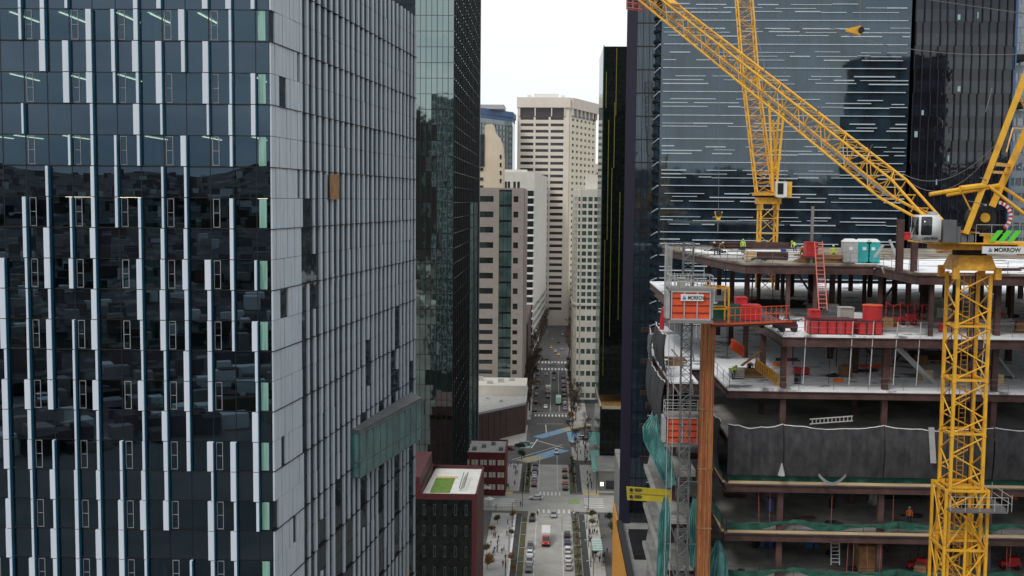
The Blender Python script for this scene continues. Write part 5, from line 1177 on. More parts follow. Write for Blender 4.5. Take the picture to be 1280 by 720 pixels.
# tie frame on mast near deck 5
# crown box + slewing ring
mb = MB(); zb_0, zb_1 = zt_ - .1, W(1210, 319, 87).z
q0 = [(30.75, 86.4), (33.9, 86.4), (33.9, 89.6), (30.75, 89.6)]; q1 = [(31.2, 86.7), (33.5, 86.7), (33.5, 89.3), (31.2, 89.3)]
mb.hexa([(*p, zb_0 + .35) for p in q0] + [(*p, zb_1) for p in q1])
for x, y in q0: mb.box(x - .22, x + .22, y - .22, y + .22, zb_0 - .3, zb_0 + .6)
mb.build('crown_box', 'yellow_d', nc)
mb = MB(); mb.tube((32.3, 88, zb_1 + .002), (32.3, 88, zb_1 + .42), 1.25, 24); mb.build('slewing_ring', 'dark', nc)
zd0 = zb_1 + .42; zd1 = W(1210, 303, 86).z
mb = MB(); mb.box(29.6, 35.0, 86.3, 89.7, zd0 + .003, zd1 - .12); mb.build('slewing_frame', 'yellow_d', nc)
mb = MB(); mb.box(28.3, 43.5, 85.4, 90.4, zd1 - .11, zd1); mb.box(34.9, 43.5, 85.3, 85.5, zd1 - .9, zd1 - .112); mb.box(34.9, 43.5, 90.3, 90.5, zd1 - .9, zd1 - .112)
mb.build('machinery_deck', 'yellow', nc)
# cab
ca = W(1149, 302, 84.4); cb2 = W(1178, 269, 84.4); x0, x1, z0, z1 = ca.x, cb2.x, ca.z, cb2.z
import bmesh
def bev_box(name, x0, x1, y0, y1, z0, z1, bev, matn, parent, seg=3, shear=0):
    bm = bmesh.new(); bmesh.ops.create_cube(bm, size=1)
    for v in bm.verts: v.co = Vector((x0 + (x1 - x0) * (v.co.x + .5), y0 + (y1 - y0) * (v.co.y + .5), z0 + (z1 - z0) * (v.co.z + .5)))
    if shear:
        for v in bm.verts:
            if v.co.x < (x0 + x1) / 2 and v.co.z > (z0 + z1) / 2: v.co.x -= shear
    bmesh.ops.bevel(bm, geom=bm.edges[:], offset=bev, segments=seg, affect='EDGES'); me = bpy.data.meshes.new(name)
    base = parent.matrix_basis.translation if parent.type == 'EMPTY' else WORLD_OFF.get(parent.name, Vector())
    for v in bm.verts: v.co -= base
    bm.to_mesh(me); bm.free(); me.materials.append(MT[matn]); o = bpy.data.objects.new(name, me); C.objects.link(o); o.parent = parent; WORLD_OFF[o.name] = base.copy()
    for p in me.polygons: p.use_smooth = True
    return o
mat('cabwhite', (.78, .78, .76), .35, noise=.06, coat=.3)
cabo = bev_box('cab', x0, x1, 84.4, 86.6, z0, z1, .16, 'cabwhite', nc)
bev_box('window', x0 + .1, x0 + (x1 - x0) * .56, 84.34, 84.45, z0 + .48, z1 - .12, .05, 'carglass', cabo)
bev_box('side_window', x0 - .05, x0 + .06, 84.6, 86.2, z0 + .48, z1 - .15, .04, 'carglass', cabo)
text_mesh('lettering', 'LIEBHERR', .28, 'text', cabo, (x0 + .2, 84.36, z0 + .14), (1, 0, 0), (0, 0, 1), .012, .98)
mb = MB(); mb.box(x0 + .55, x0 + .95, 85.0, 85.5, z0 + .6, z0 + 1.5); mb.build('seat', 'plank', cabo)
mb = MB(); a = W(1178.5, 302, 85); b = W(1196, 275, 85); mb.box(a.x, b.x, 85.0, 86.2, zd1 + .005, b.z); mb.box(b.x + .02, b.x + .4, 85.2, 86.2, zd1 + .005, b.z - .5); tag(mb.build('electric_cabinet', 'steel_g', nc), 'grey electric cabinet'); 
mb = MB(); mb.box(x1 - .6, x1 - .1, 85.1, 85.9, z1, z1 + .25); mb.build('air_unit', 'lgrey', nc)
# small machinery on deck
mb = MB()
for px_, w_, h_ in ((1198, .35, .9), (1206, .3, .7), (1215, .5, .8), (1228, .9, .7), (1222, .4, .5)):
    p = W(px_, 300, 85.8); mb.box(p.x - w_, p.x + w_, 85.7, 86.6, zd1 + .003, zd1 + h_)
mb.build('gearbox', 'yellow_d', nc)
mb = MB()
for px_ in (1204, 1213): p = W(px_, 300, 85.5); mb.box(p.x - .2, p.x + .25, 85.45, 85.65, zd1 + .003, zd1 + .6)
mb.build('motor', 'steel_g', nc)
# hoist drum
p = W(1229, 272, 86.6); mb = MB(); mb.tube((p.x, 86.3, p.z), (p.x, 88.0, p.z), .9, 28); mb.build('hoist_drum', 'dark', nc)
mb = MB(); mb.tube((p.x, 86.15, p.z), (p.x, 86.29, p.z), .36, 16); mb.build('drum_hub', 'yellow', nc)
mb = MB()
for i in range(16):
    a0 = rad(-55 + i * 8.5); c_ = (p.x + 1.0, 87.0, p.z + .1); r0_, r1_ = .95, 1.2; a1 = a0 + rad(8.5)
    P_ = lambda r, a: (c_[0] + r * math.cos(a), c_[2] + r * math.sin(a))
    q = [P_(r0_, a0), P_(r1_, a0), P_(r1_, a1), P_(r0_, a1)]
    mb.hexa([(q[0][0], 86.6, q[0][1]), (q[1][0], 86.6, q[1][1]), (q[1][0], 86.7, q[1][1]), (q[0][0], 86.7, q[0][1]), (q[3][0], 86.6, q[3][1]), (q[2][0], 86.6, q[2][1]), (q[2][0], 86.7, q[2][1]), (q[3][0], 86.7, q[3][1])], i % 2)
tag(mb.build('drum_guard', ['red', 'white'], nc), 'red and white striped drum guard')
# A-frame
mb = MB(); g0 = W(1207, 292, 85.4); g1 = W(1262, 140, 84.5); g2 = W(1300, 45, 84); mb.bar(g0, g2, .42, .42)
h0_ = W(1240, 258, 88.8); h2_ = W(1320, 80, 87.5); mb.bar(h0_, h2_, .5, .5); mb.build('a_frame_leg', 'yellow', nc)
mb = MB()
mb.bar(W(1243, 205, 84.9), W(1262, 207, 88.3), .25, .25); mb.bar(W(1240, 215, 84.9), W(1258, 216, 88.3), .2, .2); mb.bar(W(1273, 118, 84.3), W(1290, 155, 88), .12, .12); mb.bar(W(1267, 160, 84.5), W(1284, 161, 88), .1, .1); mb.tube(W(1258, 190, 84.6), W(1266, 160, 88), .06, 5)
mb.build('a_frame_tie', 'yellow', nc)
mb = MB(); mb.tube(W(1162, 243, 84.5), W(1228, 232, 85), .16, 8); mb.tube(W(1200, 236, 84.6), W(1232, 232, 85), .24, 8); mb.tube(W(1184, 243, 87.5), W(1248, 232, 88.4), .18, 8)
mb.tube(W(1202, 240, 84.7), W(1213, 262, 85), .06, 6); mb.build('luffing_strut', 'yellow', nc)
mb = MB(); mb.tube(W(1235, 232, 84.8), W(1300, 283, 84.6), .13, 6); mb.tube(W(1255, 235, 88.3), W(1310, 272, 88), .13, 6); mb.build('back_stay', 'yellow', nc)
mb = MB(); mb.tube(W(1210, 251, 84.5), W(1232, 256, 84.5), .03, 4); mb.tube(W(1232, 140, 84.3), W(1240, 110, 84.3), .04, 4); mb.tube(W(1226, 222, 84.6), W(1233, 226, 84.6), .05, 4); mb.build('fitting', 'steel_g', nc)
# railing on the deck
mb = MB(); xs_ = [31.8 + i * 1.15 for i in range(11)]
for x in xs_: mb.tube((x, 85.45, zd1), (x, 85.45, zd1 + 1.35), .028, 4)
for zz in (.7, 1.35): mb.tube((xs_[0], 85.45, zd1 + zz), (xs_[-1], 85.45, zd1 + zz), .025, 4)
mb.tube((28.4, 85.45, zd1), (28.4, 85.45, zd1 + 1.1), .03, 4); mb.build('deck_rail', 'lgrey', nc)
# green slashes and MORROW board
a = W(1236, 302, 85.3); b = W(1252, 288, 85.3); hh = b.z - a.z; mb = MB()
for i in range(3):
    xx = a.x + i * .68; mb.hexa([(xx, 85.3, a.z), (xx + .42, 85.3, a.z), (xx + .42, 85.34, a.z), (xx, 85.34, a.z), (xx + .62, 85.3, b.z), (xx + 1.05, 85.3, b.z), (xx + 1.05, 85.34, b.z), (xx + .62, 85.34, b.z)])
tag(mb.build('green_slashes', 'limegreen', nc), 'three bright green slanted bars')
sa = W(1228, 316.3, 85.1); sb = W(1300, 308, 85.1); h_ = W(1228, 308, 85.1).z - sa.z; mb = MB(); mb.box(sa.x, sa.x + 4.9, 85.1, 85.22, sa.z - .04, sa.z + h_); sbd = mb.build('sign_board', 'white', nc)
mb = MB(); logo(mb, sa.x + .42, 85.075, sa.z + .1, h_ * .62); mb.build('logo', 'logoblue', sbd)
text_mesh('lettering', 'MORROW', h_ * .86, 'text', sbd, (sa.x + .42 + h_ * .85, 85.08, sa.z + .11), (1, 0, 0), (0, 0, 1), .01, .98)
# jib
j0 = W(1168, 277, 87); jt = W(815, -3, 112); jd = (jt - j0); j1 = j0 + jd * 1.22; jd.normalize(); xd = jd.cross(Vector((0, 0, 1))).normalized(); upv = xd.cross(jd)
ja = j0 + jd * 4.5
mb = MB(); lb = MB(); truss(mb, ja, j1, (0, 0, 1), 2.0, 1.75, 1.55, 1.35, 30, .105, .045, 0, lb, 0)
# tapered heel
for sx_ in (-1, 1):
    for sy_ in (-1, 1): mb.tube(j0 + xd * (1.0 * sx_) + upv * (.12 * sy_), ja + xd * (1.0 * sx_) + upv * (.875 * sy_), .115, 6)
    mb.tube(j0 + xd * sx_ + upv * .1, j0 + xd * -sx_ * .0 + ja * 0 + (ja - j0) * .5, .05, 5)
for t in (.35, .7): q = j0 + jd * 4.5 * t; lb.tube(q - xd + upv * .5 * t, q + xd + upv * .5 * t, .05, 5); lb.tube(q - xd - upv * .5 * t, q - xd + upv * .55 * t, .05, 5); lb.tube(q + xd - upv * .5 * t, q + xd + upv * .55 * t, .05, 5)
mb.build('jib_chords', 'yellow', nc); lb.build('jib_lacing', 'yellow', nc)
mb = MB(); q0_, q1_ = ja - upv * .7, j1 - upv * .55; mb.bar(q0_, q1_, .5, .05); mb.build('jib_walkway', 'steel_g', nc)
mb = MB()
for t in (0.1, .25, .42, .6, .8): q = ja.lerp(j1, t) + upv * .85 + xd * .8; mb.tube(q, q + upv * .7, .035, 4)
for sx_ in (-.35, .35): mb.tube(W(1300, 20, 85.5) + xd * sx_, j1 + upv * .8, .03, 4)
mb.build('pendant_rope', 'steel_g', nc)
mb = MB(); kk = ja.lerp(j1, .76); mb.bar(kk + upv * .9 - jd * 1.6, kk + upv * .9 + jd * 1.6, 1.2, .15); mb.build('jib_joint_plate', 'yellow', nc)
pk = W(795, 4, 113); mb = MB()
for dz in (0, .5, 1.0):
    for k in range(4):
        c_ = [(-.9, -.5), (.9, -.5), (.9, .5), (-.9, .5)]; a_, b_ = c_[k], c_[(k + 1) % 4]; mb.tube(pk + Vector((a_[0], a_[1], dz - .6 - a_[0] * .12)), pk + Vector((b_[0], b_[1], dz - .6 - b_[0] * .12)), .045, 4)
for x in (-.9, -.3, .3, .9):
    for y in (-.5, .5): mb.tube(pk + Vector((x, y, -.6 - x * .12)), pk + Vector((x, y, .5 - x * .12)), .035, 4)
tag(mb.build('jib_basket', 'ladder_red', nc), 'red cage basket beside the jib')
# catenary cables
mb = MB()
def cable(p, q, sag, r=.03, n=14):
    p = Vector(p); q = Vector(q); pr = p
    for i in range(1, n + 1):
        t = i / n; c = p.lerp(q, t) - Vector((0, 0, sag * 4 * t * (1 - t))); mb.tube(pr, c, r, 4, cap=False); pr = c
cable(W(1128, 217, 92), W(1250, 175, 86), 1.6); cable(W(1130, 222, 91.5), W(1240, 190, 86), 1.9)
for k in range(4): cable(ja.lerp(j1, .1 + k * .2) + upv * .95, ja.lerp(j1, .3 + k * .2) + upv * .95, .35, .025, 8)
cable(W(1045, 40, 101), W(1300, 66, 86), .8, .025); cable(W(1072, 36, 100), W(870, 24, 110), .5, .025)
mb.build('slack_cable', 'steel_g', nc)
mb = MB(); mb.tube((33.2, 88.9, 30), (33.2, 88.9, zt_), .05, 5); mb.tube((31.5, 88.9, 30), (31.5, 88.9, zt_), .035, 5); mb.build('power_cable', 'black', nc)
# hook block of the near crane hanging from the jib rope
o = thing('hook_block', 'yellow hook block with a dark sheave hanging in front of the striped tower, upper right', 'hook block', tuple(W(1072, 38, 100))); p = W(1072, 38, 100); mb = MB()
mb.hexa([tuple(p + Vector(v)) for v in ((-1.0, -.2, -.1), (.2, -.2, -.45), (.2, .2, -.45), (-1.0, .2, -.1), (-1.0, -.2, .1), (.2, -.2, .4), (.2, .2, .4), (-1.0, .2, .1))]); mb.build('body', 'yellow', o)
mb = MB(); mb.tube(p + Vector((.25, -.3, 0)), p + Vector((.25, .3, 0)), .27, 16); mb.build('sheave', 'dark', o); mb = MB(); mb.tube(p + Vector((.2, 0, .4)), W(1075, -60, 100), .03, 4); mb.tube(p + Vector((-1, 0, 0)), W(1000, 30, 104), .03, 4); mb.build('rope', 'steel_g', o)
o = thing('hook_block', 'small yellow hook block dangling above the workers on the top deck', 'hook block', tuple(W(898, 268, 140))); p = W(898, 268, 140); mb = MB(); mb.hexa([tuple(p + Vector(v)) for v in ((-.2, -.2, -.7), (.2, -.2, -.7), (.2, .2, -.7), (-.2, .2, -.7), (-.5, -.2, .35), (.5, -.2, .35), (.5, .2, .35), (-.5, .2, .35))]); mb.build('body', 'yellow', o); mb = MB(); mb.tube(p + Vector((0, -.3, .1)), p + Vector((0, .3, .1)), .38, 12); mb.build('sheave', 'dark', o); mb = MB(); mb.tube((p.x, 140, p.z + .5), tuple(W(900, -30, 140)), .035, 4); mb.tube((p.x, 140, p.z - .6), tuple(W(897, 292, 140)), .05, 4); mb.build('rope', 'steel_g', o)
# ============================================================== FAR CRANE
fc = thing('tower_crane', 'far yellow tower crane with steep jib, at the back of the top deck', 'tower crane', (29.3, 151, 0))
zt2 = W(960, 254, 150).z; cx2 = W(960, 254, 151).x; mb = MB(); truss(mb, (cx2, 151, 20), (cx2, 151, zt2), (0, 1, 0), 2.2, 2.2, 2.2, 2.2, int((zt2 - 20) / 2.0), .14, .06); mb.build('mast', 'yellow', fc)
mb = MB(); mb.box(cx2 - 1.5, cx2 + 1.5, 149.6, 152.4, zt2 - .1, zt2 + .75); mb.box(cx2 - 1.25, cx2 - .9, 149.5, 152.4, zt2 - .9, zt2 - .12); mb.box(cx2 + .9, cx2 + 1.25, 149.5, 152.4, zt2 - .9, zt2 - .12); mb.build('crown_box', 'yellow_d', fc)
mb = MB(); mb.tube((cx2, 151, zt2 + .752), (cx2, 151, zt2 + 1.0), 1.2, 16); mb.build('slewing_ring', 'dark', fc); mb = MB(); mb.box(cx2 - 1.8, cx2 + 1.9, 149, 153, zt2 + 1.003, zt2 + 1.4); mb.build('machinery_deck', 'yellow_d', fc)
a = W(970, 246, 148.5); b = W(984, 227, 148.5); mb = MB(); mb.box(a.x, b.x, 148.4, 150, a.z, b.z); c_ = mb.build('cab', 'cabwhite', fc); mb = MB(); mb.box(a.x + .15, b.x - .5, 148.3, 148.38, a.z + .35, b.z - .2); mb.build('window', 'carglass', c_)
mb = MB(); mb.box(b.x + .1, b.x + .75, 149, 150.5, a.z - .1, b.z); mb.build('side_platform', 'yellow', fc)
mb = MB(); lb = MB(); k0, k1, k2 = W(956, 240, 150.5), W(938, 100, 152), W(927, -40, 156); truss(mb, k0, k1, (0, 1, 0), 2.2, 1.7, 1.9, 1.7, 12, .11, .05, 0, lb); truss(mb, k1, k2, (0, 1, 0), 2.0, 1.7, 2.0, 1.7, 12, .11, .05, 0, lb); mb.build('jib_chords', 'yellow', fc); lb.build('jib_lacing', 'yellow_d', fc)
mb = MB()
for px0, py0, px1, py1, YY in ((966, 240, 961, 120, 149.5), (970, 240, 980, 135, 149), (965, 240, 975, 130, 152), (972, 232, 966, 150, 151)): mb.bar(W(px0, py0, YY), W(px1, py1, YY), .26, .26)
for y_ in (140, 165, 190, 212): mb.bar(W(962, y_, 149.5), W(977 - (y_ - 140) * .05, y_ - 3, 149), .12, .12)
for y_ in (150, 180, 205): mb.tube(W(962, y_ + 15, 149.5), W(977, y_ - 8, 149), .05, 4)
mb.build('a_frame_leg', 'yellow', fc)
mb = MB(); mb.tube(W(981, 235, 149), W(981, 60, 150), .04, 4); mb.tube(W(964, 120, 150), W(930, -30, 155), .04, 4); mb.build('pendant_rope', 'steel_g', fc)
# ============================================================== VEHICLES
def loft(mb, st, m=0):   # st: (y, halfwidth_bottom, halfwidth_top, z0, z1)
    for i in range(len(st) - 1):
        a, b = st[i], st[i + 1]
        mb.hexa([(-a[1], a[0], a[3]), (a[1], a[0], a[3]), (b[1], b[0], b[3]), (-b[1], b[0], b[3]), (-a[2], a[0], a[4]), (a[2], a[0], a[4]), (b[2], b[0], b[4]), (-b[2], b[0], b[4])], m)
PAINT = {'black': (.015, .015, .018), 'dark grey': (.06, .065, .07), 'white': (.75, .75, .75), 'silver': (.38, .39, .40), 'dark red': (.16, .015, .02), 'red': (.5, .03, .02), 'yellow': (.75, .5, .03), 'pale teal': (.40, .52, .48), 'dark blue': (.03, .05, .12)}
for k, c in PAINT.items(): mat('paint_' + k, c, .3, noise=.05, coat=.5)
CARS = {}
def make_car(colr, suv):
    root = thing('parked_car', None, None); P_ = 'paint_' + colr; h = 1.62 if suv else 1.42
    mb = MB(); loft(mb, [(-2.25, .78, .72, .42, .78), (-2.1, .88, .84, .28, .92), (-1.2, .91, .88, .24, .98), (1.0, .91, .88, .24, .96), (1.9, .88, .82, .26, .84), (2.22, .75, .70, .4, .70)]); mb.build('body', P_, root, local=True)
    r0, r1 = (-2.05, -1.75) if suv else (-1.75, -1.15)
    mb = MB(); loft(mb, [(r0, .80, .76, .93, .95), (r1, .80, .66, .93, h - .06), (.25, .80, .66, .93, h - .06), (1.05, .80, .74, .93, .97)]); mb.build('glasshouse', 'carglass', root, local=True)
    mb = MB(); loft(mb, [(r1 - .1, .62, .60, h - .058, h - .03), (r1 + .2, .69, .64, h - .058, h), (.1, .69, .64, h - .058, h), (.35, .62, .6, h - .07, h - .04)]); mb.build('roof', P_, root, local=True)
    for y in (-1.35, 1.35):
        for s_ in (-1, 1):
            mb = MB(); mb.tube((s_ * .72, y, .32), (s_ * .93, y, .32), .33, 14); w_ = mb.build('wheel', 'tyre', root, local=True); mb = MB(); mb.tube((s_ * .931, y, .32), (s_ * .945, y, .32), .2, 10); mb.build('rim', 'rim', w_, local=True)
    for s_ in (-1, 1):
        mb = MB(); mb.box(s_ * .62 - .14, s_ * .62 + .14, 2.12, 2.235, .56, .69); mb.build('headlight', 'hlight', root, local=True); mb = MB(); mb.box(s_ * .66 - .13, s_ * .66 + .13, -2.28, -2.14, .62, .8); mb.build('taillight', 'tlight', root, local=True)
    return root
def car(label, colr, x, y, ry=0, suv=False, moving=False, grp='cars on and along the street'):
    k = (colr, suv)
    if k in CARS: o = copy_tree(CARS[k])
    else: o = CARS[k] = make_car(colr, suv)
    o.location = (x, y, .03); o.rotation_euler = (0, 0, ry); o.name = 'moving_car' if moving else 'parked_car'
    tag(o, label, 'car', grp)
    return o
def lbl(s_): return s_
car('black car alone at the head of the left kerb row, just below the planted corner', 'black', -5.1, 327)
car('dark grey car heading the lower left kerb row, beside the brown planters', 'dark grey', -5.1, 300, math.pi, True)
car('white car behind the dark grey one in the lower left kerb row', 'white', -5.1, 293.6, math.pi)
car('silver car at the bottom edge of the photo in the left kerb row', 'silver', -5.1, 287.6, math.pi, True)
car('black car nearest the camera in the left kerb row, below the photo edge', 'black', -5.1, 281.5, math.pi)
car('black-topped first car of the lower right kerb row', 'black', 5.1, 311.5, 0, True)
car('dark blue car, second in the lower right kerb row', 'dark blue', 5.1, 304.8, 0)
car('white car, third in the lower right kerb row', 'white', 5.1, 297.6, 0, True)
car('white car, fourth in the lower right kerb row', 'white', 5.1, 290, 0)
car('silver car, last in the lower right kerb row at the photo edge', 'silver', 5.1, 283.6, 0)
car('silver-white estate car driving in the middle lane just below the crosswalk', 'silver', 1.3, 331.5, math.pi, True, True)
car('white car crossing the intersection from side to side', 'white', -4.3, 350.5, math.pi / 2, False, True)
for i, (c_, y_, s_, w_) in enumerate((('dark red', 367.5, False, 'dark red car nearest the intersection in the upper left kerb row'), ('silver', 374.6, True, 'silver car behind the dark red one in the upper left kerb row'), ('white', 381.5, False, 'white car, third from the intersection in the upper left kerb row'), ('dark grey', 388.6, False, 'dark grey car, fourth from the intersection in the upper left kerb row'), ('dark blue', 396, True, 'dark blue car, farthest in the upper left kerb row'))): car(w_, c_, -5.2, y_, 0, s_)
for i, (c_, y_, s_, w_) in enumerate((('black', 363.5, False, 'black car nearest the intersection in the upper right kerb row'), ('red', 369.8, False, 'bright red car, second in the upper right kerb row'), ('dark red', 379.5, True, 'dark red tall car, third in the upper right kerb row'), ('dark red', 388.6, False, 'dark red low car, farthest in the upper right kerb row'))): car(w_, c_, 5.2, y_, 0, s_)
car('white car waiting at the diagonal avenue beside the blue crosswalk', 'white', 2.4, 416, math.pi, True, True)
car('dark car parked by the brown brick building at the diagonal avenue', 'black', -11.5, 427, 1.2, True)
car('white car parked at the foot of the diagonal avenue behind the dark one', 'silver', -9.3, 430, 1.2)
for (px_, py_, c_, s_, w_) in ((682, 510, 'white', False, 'white car driving just before the far crosswalk dots'), (685, 497, 'black', True, 'black car driving behind the white van on the far street'), (698, 444, 'yellow', False, 'yellow taxi beyond the far crosswalk, right lane'), (689, 435.5, 'yellow', True, 'small yellow-green taxi in the left lane beyond the far crosswalk'), (702, 437.5, 'silver', False, 'silver car just beyond the right-lane yellow taxi'), (703, 419, 'white', True, 'white car far up the dark street'), (710, 421, 'black', False, 'black car far up the dark street, right of the white one'), (707, 406, 'white', False, 'tiny white car at the top of the street, left lane'), (713, 405, 'silver', False, 'tiny silver car at the top of the street, right lane')):
    q = WZ(px_, py_, 0); car(w_, c_, q.x, q.y, math.pi if px_ < 700 else 0, s_, True)
q = WZ(691, 456.5, 0); car('white car crossing on the far cross street', 'white', q.x, q.y, math.pi / 2, True, True)
for i in range(6): car(['dark grey', 'black', 'silver', 'dark blue', 'black', 'white'][i] + ' parked car, ' + ['nearest', 'second', 'third', 'fourth', 'fifth', 'farthest'][i] + ' of the far street\'s left kerb row', ['dark grey', 'black', 'silver', 'dark blue', 'black', 'white'][i], -7 , 500 + i * 21, 0)
for i, (c_, y_, s_) in enumerate((('silver', 505, False), ('black', 512, True), ('white', 519, False), ('dark grey', 527, True), ('dark red', 540, False), ('silver', 552, True), ('black', 566, False), ('white', 580, True), ('dark blue', 596, False))): car(c_ + ' parked car, number ' + ('one', 'two', 'three', 'four', 'five', 'six', 'seven', 'eight', 'nine')[i] + ' of the far street\'s right kerb row', c_, 6.6, y_, 0, s_)
for i, (c_, x_, y_, a_) in enumerate((('white', -2.5, 604, 0), ('black', 1.8, 612, 0), ('silver', 1.6, 590, 0), ('dark grey', -2.4, 665, 0), ('white', 2.6, 700, 0), ('black', 5.0, 745, 0), ('silver', .5, 760, 0), ('dark blue', 8, 800, 0), ('black', 14, 640, 1.57), ('silver', -14, 634, 1.57), ('dark red', -16, 421, 1.2), ('white', 12, 442, 1.15))): car(c_ + ' moving car, ' + ('left lane short of the far crosswalk', 'right lane short of the far crosswalk', 'right lane behind the black one', 'left lane just past the far crosswalk', 'right lane past the yellow taxi', 'right side midway to the beige tower', 'left side midway to the beige tower', 'near the beige tower, right side', 'on the far cross street, right', 'on the far cross street, left', 'coming out of the diagonal avenue, left', 'on the diagonal avenue, right')[i], c_, x_, y_, a_, bool(i % 2), True)
# trucks
def truck(label, x, y, rz, boxm, cabm, L_=6.5, hb=2.6, cat='truck'):
    o = thing('box_truck', label, cat, (x, y, .03), 'trucks on the street', rz)
    mb = MB(); mb.box(-1.2, 1.2, -L_ / 2 - .8, L_ / 2 - 1.5, .9, .9 + hb); mb.build('cargo_box', boxm, o, local=True)
    mb = MB(); mb.box(-1.1, 1.1, -L_ / 2 - .7, L_ / 2 + .6, .5, .88); mb.build('chassis', 'dark', o, local=True)
    mb = MB(); loft(mb, [(L_ / 2 - 1.45, 1.05, 1.0, .89, 2.75), (L_ / 2 - .4, 1.05, .95, .89, 2.7), (L_ / 2 + .2, 1.05, 1.0, .89, 1.75), (L_ / 2 + 1.1, 1.0, .9, .89, 1.55)]); c_ = mb.build('cab', cabm, o, local=True)
    mb = MB(); mb.hexa([(-.88, L_ / 2 - .36, 2.62), (.88, L_ / 2 - .36, 2.62), (.9, L_ / 2 + .26, 1.78), (-.9, L_ / 2 + .26, 1.78), (-.88, L_ / 2 - .30, 2.66), (.88, L_ / 2 - .30, 2.66), (.9, L_ / 2 + .31, 1.82), (-.9, L_ / 2 + .31, 1.82)]); mb.build('windscreen', 'carglass', c_, local=True)
    for yy in (-L_ / 2 + .6, L_ / 2):
        for s_ in (-1, 1): mb = MB(); mb.tube((s_ * .8, yy, .45), (s_ * 1.12, yy, .45), .45, 14); mb.build('wheel', 'tyre', o, local=True)
    for s_ in (-1, 1): mb = MB(); mb.box(s_ * .75 - .15, s_ * .75 + .15, L_ / 2 + 1.101, L_ / 2 + 1.14, 1.1, 1.35); mb.build('headlight', 'hlight', o, local=True)
    return o
truck('white box truck with a red nose driving down the middle of the near street', -.9, 306, math.pi, 'white', 'paint_red', 8.2, 2.5)
q = WZ(698, 507, 0); truck('pale teal box truck on the far street before the crosswalk', q.x, q.y + 5, 0, 'palegreen', 'white', 8, 2.9); q = WZ(685, 491, 0); truck('white delivery truck on the far street left lane', q.x, q.y, math.pi, 'white', 'white', 6.5, 2.4)
# ============================================================== PEOPLE
PM = {}
def person_mesh(pose, top, legs, hat):
    kk = (pose, top, legs)
    if kk in PM: return PM[kk]
    sw = {'walk': .26, 'stand': .06, 'bend': .12}[pose]; bd = .55 if pose == 'bend' else 0
    ch = Vector((0, bd * .55, 1.32 - bd * .25)); nk = Vector((0, bd * .85, 1.5 - bd * .42)); hd = Vector((0, bd * 1.0 + .02, 1.62 - bd * .5)); ht = Vector((0, bd * 1.1 + .02, 1.74 - bd * .52))
    V = [((0, 0, .95), .15), ((0, bd * .2, 1.12), .14), (tuple(ch), .17), (tuple(nk), .06), (tuple(hd), .095), (tuple(ht), .08),
         ((.11, 0, .88), .10), ((.12, sw * .5 + .02, .50), .07), ((.12, sw - .08, .09), .045), ((.12, sw + .1, .05), .045),
         ((-.11, 0, .88), .10), ((-.12, -sw * .3 + .03, .50), .07), ((-.12, -sw - .08, .10), .045), ((-.12, -sw + .1, .05), .045),
         ((.21, ch.y, ch.z + .1), .065), ((.27, ch.y - sw * .5, ch.z - .18), .048), ((.25, ch.y - sw * .2 + .1, ch.z - .42), .035), ((.24, ch.y - sw * .1 + .13, ch.z - .53), .032),
         ((-.21, ch.y, ch.z + .1), .065), ((-.27, ch.y + sw * .3, ch.z - .18), .048), ((-.25, ch.y + sw * .8 + .1, ch.z - .40), .035), ((-.24, ch.y + sw + .1, ch.z - .50), .032)]
    E = [(0, 1), (1, 2), (2, 3), (3, 4), (4, 5), (0, 6), (6, 7), (7, 8), (8, 9), (0, 10), (10, 11), (11, 12), (12, 13), (2, 14), (14, 15), (15, 16), (16, 17), (2, 18), (18, 19), (19, 20), (20, 21)]
    me = bpy.data.meshes.new('t'); me.from_pydata([v for v, r in V], E, []); o = bpy.data.objects.new('t', me); C.objects.link(o)
    md = o.modifiers.new('s', 'SKIN'); 
    for i, (v, r) in enumerate(V): me.skin_vertices[0].data[i].radius = (r, r)
    me.skin_vertices[0].data[0].use_root = True
    o.modifiers.new('u', 'SUBSURF').levels = 1
    bpy.context.view_layer.update(); m2 = bpy.data.meshes.new_from_object(o.evaluated_get(bpy.context.evaluated_depsgraph_get())); bpy.data.objects.remove(o)
    m2.materials.clear()
    for x in (top, legs, 'skin', 'darkcloth'): m2.materials.append(MT[x])
    for p in m2.polygons:
        c = p.center; p.use_smooth = True
        if (c - hd).length < .2 and c.z > nk.z - .02: p.material_index = 2
        elif min((c - Vector(V[17][0])).length, (c - Vector(V[21][0])).length) < .08: p.material_index = 2
        elif c.z < .11: p.material_index = 3
        elif c.z < .93 and abs(c.x) < .21: p.material_index = 1
        else: p.material_index = 0
    m2.name = 'person'; PM[kk] = (m2, hd, ht); return PM[kk]
def person(label, loc, rz, pose='walk', top='darkcloth', legs='jeans', hat=None, s_=1.0, grp='people on foot'):
    me, hd, ht = person_mesh(pose, top, legs, hat); o = bpy.data.objects.new('person', me); C.objects.link(o); o.location = loc; o.rotation_euler = (0, 0, rz); o.scale = (s_, s_, s_); tag(o, label, 'person', grp)
    mb = MB(); c = hd + Vector((0, -.01, .05))
    for k in range(3): z0 = c.z + k * .035; r = .112 - k * .02; mb.tube((c.x, c.y - .01, z0), (c.x, c.y - .01, z0 + .036), r, 8, 0, r - .02)
    if hat: mb.tube((c.x, c.y + .02, c.z - .01), (c.x, c.y + .02, c.z + .01), .15, 10)
    h_ = mb.build('hard_hat' if hat else 'hair', hat or 'hair', None, local=True); h_.parent = o
